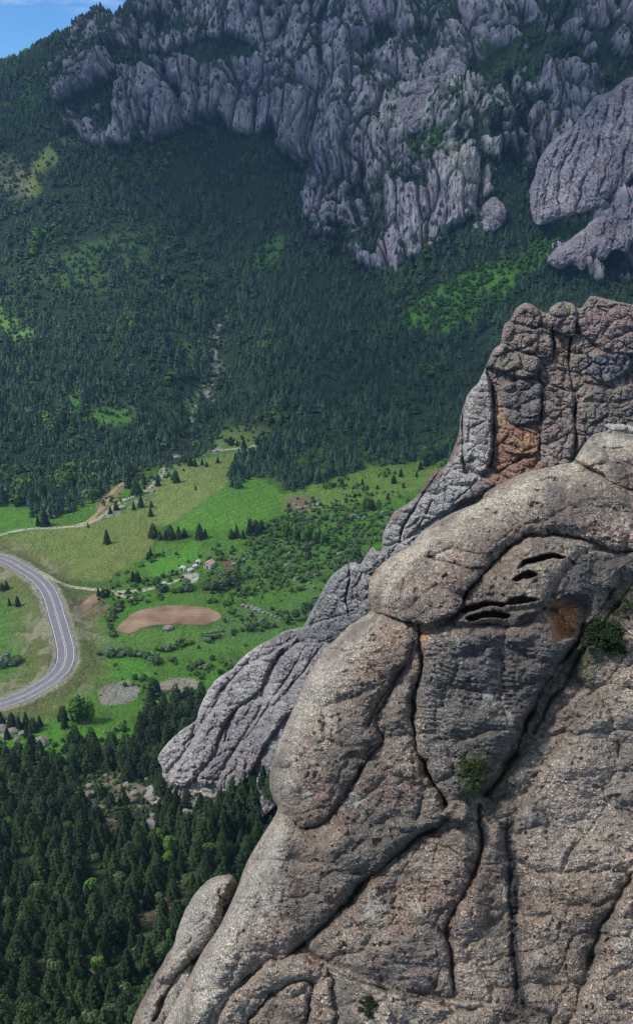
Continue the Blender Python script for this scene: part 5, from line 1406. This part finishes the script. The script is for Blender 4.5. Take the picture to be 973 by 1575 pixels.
# ---- the hidden lower bodies of the three near rocks, down to the hillside
def lower_body(parent, outline, yctrl, mat, seed, skirt):
    o = relief('base', outline, yctrl, 6.0, mat, rim=(60, 5.0), noise=((20, 2.5), (7, 1.2), (3, 0.5)), blocks=((60, 1.5, 0.7, 1.2),), skirt=skirt, seed=seed)
    o.parent = parent
lower_body(TOWER, [(640, 800), (900, 740), (1200, 640), (1260, 1000), (1260, 1900), (560, 1900), (600, 1500), (640, 1200), (660, 1000), (640, 900)],
           [(640, 800, 138), (900, 740, 122), (1200, 640, 128), (1260, 1900, 92), (560, 1900, 100), (640, 1200, 128), (900, 1300, 112)], M_TOWER, 71, 40)
lower_body(RIDGE, [(660, 900), (600, 970), (520, 1060), (470, 1130), (446, 1200), (436, 1280), (520, 1420), (900, 1450), (960, 1100), (800, 900)],
           [(660, 900, 205), (520, 1060, 240), (446, 1200, 264), (436, 1280, 268), (520, 1420, 238), (900, 1450, 232), (800, 900, 200)], M_RIDGE, 72, 50)
def mound(parent, c, r, mat, seed):
    n = 90; u = np.linspace(0, 2 * np.pi, n, endpoint=False); w = np.linspace(0, np.pi, n // 2 + 1); m_ = n // 2 + 1
    U, W = np.meshgrid(u, w, indexing='ij'); D = np.stack([np.sin(W) * np.cos(U), np.sin(W) * np.sin(U), np.cos(W)], -1).reshape(-1, 3)
    V = D * np.array(r) * (1 + 0.10 * fbm(D[:, 0] * 2, D[:, 1] * 2, D[:, 2] * 2, 4, seed))[:, None] + np.array(c)
    ii = np.arange(n)[:, None]; jj = np.arange(m_ - 1)[None]
    Q_ = np.stack([ii * m_ + jj, ii * m_ + jj + 1, ((ii + 1) % n) * m_ + jj + 1, ((ii + 1) % n) * m_ + jj], -1).reshape(-1, 4)
    me = mesh_np('base', V, Q_, mat, True, {'stain_light': np.zeros((len(V), 4))})
    link('base', me, parent)
mound(FG, (6, 37, 168), (12.5, 9, 34), M_CONG, 80)

# ---- named crags of the far mountain
def crag_Y(pts, d):
    P = base_ground(*np.array(pts, float).T); return [(a, b, p[1] - d) for (a, b), p in zip(pts, P)]
CR = [
 ('rounded lavender rock dome with vertical grooves at the right edge of the mountain',
  [(1060, 100), (973, 118), (936, 141), (911, 151), (881, 191), (850, 216), (830, 242), (818, 282), (815, 312), (822, 345), (835, 347), (866, 335), (911, 322), (936, 302), (973, 274), (1060, 240)], 34,
  [([(900, 160), (885, 205), (864, 260), (858, 315)], 2.4, 9), ([(880, 195), (852, 245), (840, 300), (834, 335)], 2.4, 7), ([(932, 150), (925, 205), (905, 260), (885, 318)], 2.4, 9), ([(960, 140), (945, 200), (930, 260), (918, 305)], 2.2, 7), ([(985, 150), (965, 220), (955, 270)], 2.2, 7), ([(905, 170), (890, 240), (875, 300)], 1.6, 4), ([(840, 250), (826, 300), (824, 335)], 1.6, 5)], (26, 5.0, .55, 2.4)),
 ('pale jagged slab crag below the rock dome at the right edge',
  [(842, 402), (855, 382), (880, 364), (905, 345), (930, 325), (958, 292), (1060, 240), (1060, 430), (985, 378), (972, 374), (962, 388), (945, 384), (928, 402), (908, 398), (895, 418), (878, 408), (862, 414)], 30,
  [([(935, 330), (925, 360), (912, 395)], 2.0, 6), ([(960, 300), (952, 340), (940, 380)], 2.0, 6), ([(900, 350), (895, 380)], 2.0, 5), ([(980, 290), (970, 340), (968, 372)], 2, 6)], (17, 4.0, .7, 1.5)),
 ('bright fluted rock dome in the middle of the mountain above a ledge',
  [(684, 62), (668, 76), (652, 98), (634, 121), (626, 142), (655, 146), (684, 145), (704, 134), (714, 112), (716, 90), (702, 72)], 16, [([(670, 80), (655, 110), (648, 140)], 1.8, 4), ([(690, 75), (680, 110), (675, 142)], 1.8, 4), ([(700, 85), (698, 115), (692, 140)], 1.6, 3)], (12, 2.2, .6, 1.6)),
 ('bright rounded crag at the left end of the ledge',
  [(581, 203), (589, 176), (602, 160), (620, 148), (650, 144), (684, 148), (676, 176), (664, 194), (640, 206), (609, 208)], 16, [([(640, 150), (628, 178), (622, 204)], 1.8, 4), ([(660, 150), (652, 180), (650, 200)], 1.8, 3), ([(612, 158), (603, 185)], 1.6, 3)], (12, 2.2, .8, 1.4)),
 ('bright smooth round crag at the right end of the ledge',
  [(677, 190), (686, 168), (705, 151), (730, 141), (757, 142), (775, 156), (772, 176), (757, 197), (722, 202), (690, 200)], 16, [([(712, 150), (705, 175), (700, 198)], 1.8, 4), ([(742, 145), (738, 170), (728, 198)], 1.8, 4)], (14, 2.2, .8, 1.2)),
 ('narrow grey crag pillar standing among dark trees below the ledge',
  [(722, 352), (730, 335), (742, 318), (757, 300), (772, 310), (778, 325), (770, 350), (745, 360)], 14, [([(750, 310), (742, 335), (738, 355)], 1.6, 3)], (10, 2.0, .6, 1.5)),
]
for k, (lab, out, dd, crk, blk) in enumerate(CR):
    pts = [out[i] for i in range(0, len(out), 2)]
    o = relief('crag', out, crag_Y(pts, dd), 1.1, M_CRAG, [], crk, rim=(22, 14.0 if dd > 20 else 9.0), noise=((30, 4.0), (11, 1.8), (4, 0.9)), blocks=(blk, (blk[0] * .45, blk[1] * .45, blk[2], blk[3])), skirt=60, jitter=3.0, seed=40 + k, shrink=0.01, ridge=((14, 60, 5.0), (5, 22, 2.4)), warp=9.0)
    tag(o, lab, 'crag')
# ------------------------------------------------------------------ road, tracks, ploughed field
def frame_of(P):
    T = np.gradient(P[:, :2], axis=0); T /= np.linalg.norm(T, axis=1, keepdims=True)
    return T, np.stack([T[:, 1], -T[:, 0]], 1)
def resample(P, ds):
    s = np.concatenate([[0], np.cumsum(np.linalg.norm(np.diff(P, axis=0), axis=1))])
    u = np.arange(0, s[-1], ds)
    return np.stack([np.interp(u, s, P[:, k]) for k in range(P.shape[1])], 1)
def ribbon(name, P2, offs, lift, mat, wob=0.0, dash=None, thick=0.0, attrs=True):
    T, N = frame_of(P2); n = len(P2); k = len(offs)
    w = 1 + wob * fbm(P2[:, 0] / 9, P2[:, 1] / 9, 0.5, 3, 77)
    V = []
    for o in offs:
        x = P2[:, 0] + N[:, 0] * o * w; y = P2[:, 1] + N[:, 1] * o * w
        V.append(np.stack([x, y, height(x, y) + lift], -1))
    V = np.stack(V, 1).reshape(-1, 3)
    i = np.arange(n - 1)[:, None]; j = np.arange(k - 1)[None]
    Q_ = np.stack([i * k + j, (i + 1) * k + j, (i + 1) * k + j + 1, i * k + j + 1], -1)
    if dash: Q_ = Q_[(np.arange(n - 1) % dash[0]) < dash[1]]
    Q_ = Q_.reshape(-1, 4)
    Q_ = Q_[:, ::-1]
    return mesh_np(name, V, Q_, mat, True)
RP = resample(ROADC[:, :2], 1.0)
k = NT('asphalt')
c = k.ramp(k.noise(0.35, 5, 0.6), [(0.3, (0.120, 0.118, 0.128)), (0.7, (0.175, 0.172, 0.185))])
k.col(k.mix(0.5, c, k.ramp(k.noise(6.0, 3), [(0.3, 0.7), (0.7, 1.25)]), 'MULTIPLY'))
k.b.inputs['Roughness'].default_value = 0.55; k.b.inputs['Specular IOR Level'].default_value = 0.5
M_ASPH = k.m
k = NT('road_paint'); k.col(k.ramp(k.noise(0.8, 4), [(0.3, (0.42, 0.42, 0.42)), (0.6, (0.74, 0.74, 0.72))])); M_PAINT = k.m
k = NT('dirt_track'); k.col(k.ramp(k.noise(0.5, 5, 0.65), [(0.35, (0.10, 0.115, 0.05)), (0.5, (0.27, 0.26, 0.18)), (0.75, (0.42, 0.40, 0.31))])); M_DIRT = k.m
k = NT('brown_track'); k.col(k.ramp(k.noise(0.4, 5, 0.65), [(0.3, (0.15, 0.13, 0.06)), (0.6, (0.28, 0.22, 0.13))])); M_DIRT2 = k.m
k = NT('ploughed_soil')
wv = k.n.new('ShaderNodeTexWave'); wv.inputs['Scale'].default_value = 0.16; wv.inputs['Distortion'].default_value = 2.5; wv.inputs['Detail'].default_value = 3; wv.bands_direction = 'Y'
k.l.new(k.tc.outputs['Object'], wv.inputs['Vector'])
c = k.ramp(k.noise(0.09, 5, 0.6), [(0.3, (0.130, 0.082, 0.052)), (0.5, (0.200, 0.130, 0.086)), (0.72, (0.280, 0.200, 0.140))])
k.col(k.mix(0.6, c, k.ramp(wv.outputs['Fac'], [(0.1, 0.72), (0.8, 1.2)]), 'MULTIPLY')); k.nrm(k.bump(k.noise(0.8, 4), 0.5, 0.5)); M_SOIL = k.m

tag(link('road', ribbon('road', RP, np.linspace(-4.3, 4.3, 7), 0.10, M_ASPH)), kind='structure')
for o_ in (-3.75, 3.75): tag(link('road_edge_line', ribbon('road_edge_line', RP, (o_ - .09, o_ + .09), 0.125, M_PAINT)), kind='structure')
for o_ in (-0.35, 0.35): tag(link('road_centre_line', ribbon('road_centre_line', RP, (o_ - .07, o_ + .07), 0.125, M_PAINT)), kind='structure')
for pts, w, mt in (([(57, 880), (68, 883), (85, 893), (110, 903), (135, 906), (152, 908), (176, 911), (200, 910), (222, 908), (245, 903), (262, 897), (285, 889), (305, 884)], 1.7, M_DIRT),
               ([(172, 911), (186, 916), (206, 922)], 1.2, M_DIRT),
               ([(-60, 832), (0, 823), (20, 818), (45, 814), (75, 813), (110, 810), (135, 803), (152, 797), (172, 785), (190, 778)], 1.5, M_DIRT),
               ([(110, 811), (130, 808), (150, 799), (165, 788), (185, 772), (205, 764), (222, 757), (240, 741), (250, 724), (262, 710), (284, 702), (310, 697), (345, 692), (380, 688), (416, 684)], 1.7, M_DIRT),
               ([(135, 803), (152, 788), (164, 770), (178, 752), (192, 742)], 1.8, M_DIRT2), ([(272, 707), (240, 716), (205, 728), (190, 742)], 0.9, M_DIRT2)):
    G = resample(catmull(ground_pts(pts)[:, :2], False, 8), 1.5)
    tag(link('dirt_track', ribbon('dirt_track', G, np.linspace(-w, w, 5), 0.16, mt, 0.8)), kind='structure')
def field(name, pts, mat, lift, cellm=1.6):
    poly = catmull(ground_pts(pts)[:, :2], True, 10); poly = poly + 1.6 * np.stack([fbm(poly[:, 0] / 5, poly[:, 1] / 5, 1.1, 3, 5), fbm(poly[:, 0] / 5, poly[:, 1] / 5, 7.1, 3, 6)], 1)
    lo, hi = poly.min(0), poly.max(0)
    xs = np.arange(lo[0] - 2, hi[0] + 2, cellm); ys = np.arange(lo[1] - 2, hi[1] + 2, cellm)
    X, Y = np.meshgrid(xs, ys, indexing='ij'); d, nx, ny = seg_dist(X.ravel(), Y.ravel(), poly, True, True)
    sd = np.where(inside(X.ravel(), Y.ravel(), poly), d, -d); use = sd > -cellm * .75
    x = np.where(sd < .3, nx, X.ravel()); y = np.where(sd < .3, ny, Y.ravel())
    loc = np.full(len(x), -1); ii = np.nonzero(use)[0]; loc[ii] = np.arange(len(ii)); L_ = loc.reshape(X.shape)
    q = np.stack([L_[:-1, :-1], L_[1:, :-1], L_[1:, 1:], L_[:-1, 1:]], -1).reshape(-1, 4); q = q[(q >= 0).all(1)]
    V = np.stack([x[ii], y[ii], height(x[ii], y[ii]) + lift], -1)
    return tag(link(name, mesh_np(name, V, q, mat)), kind='structure')
field('ploughed_field', [(180, 972), (186, 960), (197, 949), (212, 941), (235, 935), (268, 932), (300, 933), (325, 937), (342, 946), (338, 955), (318, 961), (292, 963), (268, 960), (242, 961), (222, 966), (200, 975)], M_SOIL, 0.2)
field('ploughed_field', [(116, 934), (138, 918), (152, 913), (160, 920), (140, 935), (124, 944)], M_SOIL, 0.2, 1.2)

# guard rails
M_STEEL = NT('galvanised_steel').col((0.32, 0.33, 0.34)).m; M_STEEL.node_tree.nodes['Principled BSDF'].inputs['Metallic'].default_value = 0.6
def guardrail(s0, s1, off, label):
    seg = resample(ROADC[:, :2], 1.0)[s0:s1]; T, N = frame_of(seg)
    x = seg[:, 0] + N[:, 0] * off; y = seg[:, 1] + N[:, 1] * off; z = height(x, y)
    e = bpy.data.objects.new('guard_rail', None); COL.objects.link(e); e.location = (x[0], y[0], z[0]); tag(e, label, 'guard rail')
    O = np.array([x[0], y[0], z[0]])
    V, Q_ = [], []
    prof_ = [(-.04, .45), (.03, .52), (-.03, .6), (.03, .68), (-.04, .75), (-.09, .6)]
    for i in range(len(x)):
        for a, b in prof_: V.append((x[i] + N[i, 0] * a - O[0], y[i] + N[i, 1] * a - O[1], z[i] + b - O[2]))
    for i in range(len(x) - 1):
        for j in range(6): Q_.append((i * 6 + j, i * 6 + (j + 1) % 6, i * 6 + 6 + (j + 1) % 6, i * 6 + 6 + j))
    link('rail', mesh_np('guard_rail_beam', np.array(V), np.array(Q_), M_STEEL), e)
    pv = np.array([(a, b, c) for c in (-.3, .7) for a, b in ((-.06, -.06), (.06, -.06), (.06, .06), (-.06, .06))]); pq = np.array([(0, 1, 5, 4), (1, 2, 6, 5), (2, 3, 7, 6), (3, 0, 4, 7), (4, 5, 6, 7)])
    pm = mesh_np('guard_rail_post', pv, pq, M_STEEL, False)
    for i in range(0, len(x), 4):
        p = link('post', pm, e); p.location = (x[i] - O[0] - N[i, 0] * .15, y[i] - O[1] - N[i, 1] * .15, z[i] - O[2])
LR = len(RP)
RPX, RPY = proj(np.stack([RP[:, 0], RP[:, 1], height(RP[:, 0], RP[:, 1])], -1))
def s_at(py_): return int(np.argmin(np.abs(RPY - py_) + (RPX < 60) * 50))
a_, b_ = sorted((s_at(938), s_at(1030))); guardrail(a_, b_, 4.7, 'steel guard rail along the left inner side of the road bend')
a_, b_ = sorted((s_at(950), s_at(1040))); guardrail(a_, b_, -4.7, 'steel guard rail along the right outer side of the road bend')

# ------------------------------------------------------------------ huts
M_WHITE = NT('white_wash').col((0.45, 0.44, 0.42)).m; M_TILE = NT('faded_tile').col((0.42, 0.27, 0.22)).m; M_SHEET = NT('pale_sheet_roof').col((0.46, 0.47, 0.48)).m; M_DOOR = NT('dark_door').col((0.05, 0.05, 0.05)).m
def hut(px, py, w, d, h, rot, roofm, label, cat, name):
    P = ground_pts([(px, py)])[0]
    e = bpy.data.objects.new(name, None); COL.objects.link(e); e.location = P; e.rotation_euler = (0, 0, rot); tag(e, label, cat)
    r = h + w * .28; v = np.array([(-d/2, -w/2, -.5), (d/2, -w/2, -.5), (d/2, w/2, -.5), (-d/2, w/2, -.5), (-d/2, -w/2, h), (d/2, -w/2, h), (d/2, w/2, h), (-d/2, w/2, h), (-d/2, 0, r), (d/2, 0, r)])
    T = np.array([(0,1,5),(0,5,4),(1,2,6),(1,6,5),(2,3,7),(2,7,6),(3,0,4),(3,4,7),(4,8,7),(5,6,9)])
    link('wall', mesh_np('hut_wall', v, T, M_WHITE, False), e)
    o = .3; rv = []
    for s in (-1, 1):
        for t in (0, .12): rv += [(-d/2-o, s*(w/2+o), h-.15+t), (d/2+o, s*(w/2+o), h-.15+t), (d/2+o, 0, r+.08+t), (-d/2-o, 0, r+.08+t)]
    q = []
    for b in (0, 8): q += [(b,b+1,b+2,b+3),(b+4,b+5,b+6,b+7),(b,b+1,b+5,b+4),(b+1,b+2,b+6,b+5),(b+3,b,b+4,b+7)]
    link('roof', mesh_np('hut_roof', np.array(rv), np.array(q), roofm, False), e)
    def panel(x, y0, y1, z0, z1, nm_):
        vv = np.array([(x+s, y, z) for s in (0, -.05) for y, z in ((y0, z0), (y1, z0), (y1, z1), (y0, z1))])
        link(nm_, mesh_np('hut_' + nm_, vv, np.array([(0,1,2,3),(4,5,6,7),(0,1,5,4),(1,2,6,5),(2,3,7,6),(3,0,4,7)]), M_DOOR, False), e)
    panel(-d/2 - .03, -.45, .45, -.1, min(1.9, h*.8), 'door'); panel(-d/2 - .03, w*.25, w*.40, h*.45, h*.75, 'window')
hut(322, 872, 4.5, 5.5, 2.6, 1.2, M_TILE, 'small cottage with a faded pink tiled roof among the valley trees', 'cottage', 'cottage')
hut(281, 878, 2.6, 3.2, 2.0, 1.4, M_SHEET, 'white shed at the left end of the pale farm yard', 'shed', 'shed')
hut(291, 880, 2.2, 3.4, 1.7, 1.0, M_SHEET, 'low white shed directly behind the pale farm yard', 'shed', 'shed')
hut(299, 874, 2.2, 2.8, 1.8, 0.8, M_SHEET, 'white shed right of the low shed behind the farm yard', 'shed', 'shed')
hut(305, 868, 2.2, 2.6, 2.0, 1.5, M_SHEET, 'furthest white shed uphill from the farm yard', 'shed', 'shed')
hut(252, 901, 2.0, 2.6, 1.6, 1.3, M_SHEET, 'white shed standing beside the farm track', 'shed', 'shed')

# ------------------------------------------------------------------ boulders
k = NT('boulder_stone'); k.col(k.ramp(k.noise(0.6, 5, 0.65), [(0.3, (0.11, 0.108, 0.10)), (0.5, (0.19, 0.185, 0.17)), (0.75, (0.29, 0.28, 0.26))])); k.nrm(k.bump(k.noise(1.5, 5, 0.7), 0.6, 0.4)); M_BOUL = k.m
def boulder_mesh(seed, n=22):
    u = np.linspace(0, 2 * np.pi, n, endpoint=False); v = np.linspace(0, np.pi, n // 2 + 1)
    U, W = np.meshgrid(u, v, indexing='ij'); D = np.stack([np.sin(W) * np.cos(U), np.sin(W) * np.sin(U), np.cos(W)], -1).reshape(-1, 3)
    r = 1 + 0.28 * vnoise(D[:, 0] * 1.3 + seed, D[:, 1] * 1.3, D[:, 2] * 1.3, seed) + 0.14 * vnoise(D[:, 0] * 3 + seed, D[:, 1] * 3, D[:, 2] * 3, seed)
    c = np.random.default_rng(seed).normal(size=(7, 3)); c /= np.linalg.norm(c, axis=1, keepdims=True)
    for q in c: r = np.minimum(r, 0.82 / np.maximum(D @ q, 1e-3))
    V = D * r[:, None] * 0.5 * np.array([1.2, 1.0, 0.75]); m_ = n // 2 + 1
    Q_ = [(i * m_ + j, i * m_ + j + 1, ((i + 1) % n) * m_ + j + 1, ((i + 1) % n) * m_ + j) for i in range(n) for j in range(m_ - 1)]
    return mesh_np('boulder', V, np.array(Q_), M_BOUL, False)
BOULD = [boulder_mesh(i + 1) for i in range(5)]
def boulders(lst, label, group=None):
    P = ground_pts([(a, b) for a, b, _ in lst])
    for p, (a, b, wpx) in zip(P, lst):
        s_ = wpx * np.linalg.norm(p - np.array([0, 0, CAMZ])) / F
        o = link('boulder', BOULD[int(RNG.integers(0, 5))]); o.location = p + np.array([0, 0, .15 * s_]); o.scale = (s_, s_, s_ * .9); o.rotation_euler = (0, 0, RNG.random() * 6.28)
        tag(o, label, 'boulder', group)
boulders([(65, 1144, 22)], 'large grey boulder in the bright clearing above the near wood')
boulders([(260, 968, 14)], 'pale grey boulder on the lower rim of the ploughed field')
boulders([(6, 1122, 16), (16, 1112, 12), (20, 1126, 14), (30, 1116, 12), (8, 1134, 12), (34, 1130, 10), (2, 1108, 12), (26, 1138, 9)], 'grey boulder in the heap below the near end of the road', 'boulder heap below the road')
boulders([(374, 932, 7), (380, 934, 8), (387, 936, 8), (393, 938, 9), (399, 940, 8), (405, 943, 7), (411, 945, 5), (417, 947, 5), (424, 949, 5), (431, 951, 4)], 'whitish stone in the line across the green meadow behind the grey ridge', 'line of stones across the meadow')
pts_ = [(345 + 190 * RNG.random(), 850 + 60 * RNG.random(), 3 + 5 * RNG.random() ** 2) for _ in range(36)] + [(440 + 60 * RNG.random(), 768 + 16 * RNG.random(), 4 + 5 * RNG.random()) for _ in range(8)] + [(540 + 60 * RNG.random(), 786 + 14 * RNG.random(), 3 + 6 * RNG.random()) for _ in range(10)]
boulders(pts_, 'pale stone scattered over the rough pasture', 'stones of the rough pasture')
boulders([(232 + 90 * RNG.random(), 1040 + 40 * RNG.random(), 3 + 4 * RNG.random()) for _ in range(9)] + [(90 + 90 * RNG.random(), 1105 + 40 * RNG.random(), 3 + 4 * RNG.random()) for _ in range(9)], 'pale stone lying in the grass around the sandy patches', 'stones around the sandy patches')
boulders([(222 + 120 * RNG.random(), 1210 + 72 * RNG.random(), 6 + 20 * RNG.random() ** 2) for _ in range(32)], 'pale stone in the rubble at the foot of the grey slab ridge', 'rubble at the foot of the grey ridge')
boulders([(120 + 110 * RNG.random(), 1190 + 60 * RNG.random(), 5 + 8 * RNG.random()) for _ in range(12)] + [(60 * RNG.random(), 1500 + 60 * RNG.random(), 5 + 8 * RNG.random()) for _ in range(8)], 'pale stone on the bare patches of the near slope', 'stones of the near slope')
boulders([(325 + 14 * RNG.normal() * .5, 540 + 100 * RNG.random(), 3 + 4 * RNG.random()) for _ in range(24)], 'pale stone in the gully running down the wooded mountain side', 'stones of the gully')

st_ = catmull([(345, 692), (310, 699), (275, 706), (252, 722), (240, 744), (224, 764), (200, 779), (160, 795)], False, 8)
boulders([(st_[q][0] + 3.5 * RNG.normal(), st_[q][1] + 2 * RNG.normal(), 2.0 + 3 * RNG.random()) for q in RNG.integers(0, len(st_), 60)], 'pale stone of the stream bed along the upper edge of the meadow', 'stones of the stream bed')

# ------------------------------------------------------------------ bushes rooted in the great rock
fgv = np.empty(len(FG.data.vertices) * 3, np.float32); FG.data.vertices.foreach_get('co', fgv); fgv = fgv.reshape(-1, 3); fx_, fy_ = proj(fgv)
def on_rock(px, py):
    m_ = np.hypot(fx_ - px, fy_ - py) < 3.0; c = fgv[m_]; return c[np.argmin(c[:, 1])].astype(float)
M_BUSH = foliage_mat('dark_bush_leaves', (0.010, 0.022, 0.006), (0.018, 0.034, 0.010), 9)
M_TUFT = foliage_mat('moss_tuft', (0.022, 0.036, 0.008), (0.036, 0.054, 0.014), 9)
def rock_bush(px, py, wpx, hpx, seed, n, mt, label, leaf=.03, cat='bush', nm_='bush'):
    p = on_rock(px, py); s_ = np.linalg.norm(p - np.array([0, 0, CAMZ])) / F
    e = bpy.data.objects.new(nm_, None); COL.objects.link(e); e.location = p + np.array([0, 0, -0.35 * hpx * s_]); tag(e, label, cat)
    rb = np.random.default_rng(seed); VV, QQ, nn = [], [], 0
    for q in range(11):           # ragged: several twig clumps of unequal size
        w = rb.uniform(0.10, 0.24) if q else 0.30
        V, Q_ = blob_crown(seed * 7 + q, n // 9, w * wpx * s_, w * 1.15 * hpx * s_, 0, leaf)
        V = V + 0; o_ = rb.normal(size=3); o_ /= np.linalg.norm(o_); o_ *= rb.uniform(0.22, 0.42) if q else 0
        V[:, 2] += rb.normal(size=len(V)) * 0.0
        V = V + np.array([o_[0] * wpx * s_, o_[1] * wpx * s_ * .7, (0.5 + o_[2]) * hpx * s_])
        VV.append(V); QQ.append(Q_ + nn); nn += len(V)
    V, Q_ = np.concatenate(VV), np.concatenate(QQ)
    link('foliage', mesh_np(nm_ + '_foliage', V, Q_, mt, False), e)
    V2, Q2 = trunk_mesh(seed, 0.8 * hpx * s_, 0.03, 0.03); link('stem', mesh_np(nm_ + '_stem', V2, Q2, M_BARK), e)
rock_bush(924, 996, 82, 84, 701, 6500, M_BUSH, 'dark green bush growing in the mossy gully of the huge rock below the orange hollow', .028)
rock_bush(728, 1196, 52, 66, 702, 2600, M_TUFT, 'mossy green tuft in the cleft above the round stone knob', .022)
rock_bush(566, 1552, 34, 34, 703, 1300, M_BUSH, 'small dark shrub on the bottom ledge of the huge rock', .020)
rock_bush(957, 940, 30, 36, 704, 900, M_TUFT, 'small mossy tuft in the gully above the dark bush', .02)

# conifers and shrubs rooted in the ledges at the lower end of the grey ridge
rgv = np.empty(len(RIDGE.data.vertices) * 3, np.float32); RIDGE.data.vertices.foreach_get('co', rgv); rgv = rgv.reshape(-1, 3); rx_, ry_ = proj(rgv)
for k_, (x, y, h_) in enumerate([(238, 1205, 26), (246, 1222, 34), (258, 1240, 30), (272, 1246, 36), (290, 1250, 38), (306, 1246, 30), (322, 1252, 42), (338, 1246, 36), (352, 1236, 40), (366, 1240, 46), (378, 1226, 40), (390, 1232, 48), (402, 1212, 40), (414, 1222, 46), (386, 1204, 28), (425, 1200, 34), (360, 1218, 26), (242, 1188, 20)]):
    m_ = np.hypot(rx_ - x, ry_ - y) < 4
    if not m_.any(): continue
    p_ = rgv[m_]; p_ = p_[np.argmin(p_[:, 1])].astype(float)
    plant_tree(CONIFER[k_ % 9], p_ - np.array([0, 0, .4]), h_ * np.linalg.norm(p_ - np.array([0, 0, CAMZ])) / F, 'dark conifer rooted on the ledges at the lower end of the grey ridge', 'conifers on the foot ledges of the grey ridge')
# ------------------------------------------------------------------ air
def haze():
    V = []
    x0, x1, y0, y1, z0, z1 = -1900, 1900, -200, 3300, -40, 760
    for z in (z0, z1):
        for x, y in ((x0, y0), (x1, y0), (x1, y1), (x0, y1)): V.append((x, y, z))
    Q_ = np.array([(0, 3, 2, 1), (4, 5, 6, 7), (0, 1, 5, 4), (1, 2, 6, 5), (2, 3, 7, 6), (3, 0, 4, 7)])
    m = bpy.data.materials.new('haze_air'); m.use_nodes = True
    n = m.node_tree.nodes; n.clear()
    o = n.new('ShaderNodeOutputMaterial'); v = n.new('ShaderNodeVolumePrincipled')
    v.inputs['Color'].default_value = (0.32, 0.56, 1.0, 1)
    v.inputs['Density'].default_value = HAZE_D
    v.inputs['Anisotropy'].default_value = 0.2
    m.node_tree.links.new(v.outputs[0], o.inputs['Volume'])
    me = mesh_np('haze', np.array(V, float), Q_, m, False)
    tag(link('haze', me), 'thin blue haze over the valley and mountain', 'haze', kind='stuff')
HAZE_D = 0.000075
haze()

# ------------------------------------------------------------------ cloud blobs added out of view, high up left, to shade the mountain
def shade_clouds():
    m = NT('shade_cloud_white').col((0.85, 0.86, 0.88)).m
    VV, QQ, nn = [], [], 0
    tg = [((120, 110), 120), ((250, 60), 110), ((330, 170), 120), ((430, 60), 120), ((470, 190), 95), ((560, 40), 100), ((560, 330), 80), ((860, 20), 110), ((930, 180), 110), 
          ((250, 270), 90), ((400, 330), 80), ((620, 560), 90), ((560, 500), 70), ((990, 470), 70), ((560, 650), 60), ((60, 130), 90), ((430, 600), 50)]
    P = base_ground(*np.array([t[0] for t in tg], float).T)
    n = 40
    for k_, ((_, r), p) in enumerate(zip(tg, P)):
        c = p + SUNV * (1900 + 60 * math.sin(k_ * 2.1))
        u = np.linspace(0, 2 * np.pi, n, endpoint=False); w = np.linspace(0, np.pi, n // 2 + 1)
        U, W = np.meshgrid(u, w, indexing='ij'); D = np.stack([np.sin(W) * np.cos(U), np.sin(W) * np.sin(U), np.cos(W)], -1).reshape(-1, 3)
        rr = 1 + 0.30 * fbm(D[:, 0] * 1.7 + k_ * 3, D[:, 1] * 1.7, D[:, 2] * 1.7, 4, k_)
        V = D * rr[:, None] * np.array([r * 1.12, r * 1.12, r * 0.62]) + c; m_ = n // 2 + 1
        ii = np.arange(n)[:, None]; jj = np.arange(m_ - 1)[None]
        Q_ = np.stack([ii * m_ + jj, ii * m_ + jj + 1, ((ii + 1) % n) * m_ + jj + 1, ((ii + 1) % n) * m_ + jj], -1).reshape(-1, 4)
        VV.append(V); QQ.append(Q_ + nn); nn += len(V)
    tag(link('shade_clouds', mesh_np('shade_clouds', np.concatenate(VV), np.concatenate(QQ), m)), 'unseen white cloud blobs added to shade the mountain', 'shade_clouds', kind='stuff')
shade_clouds()
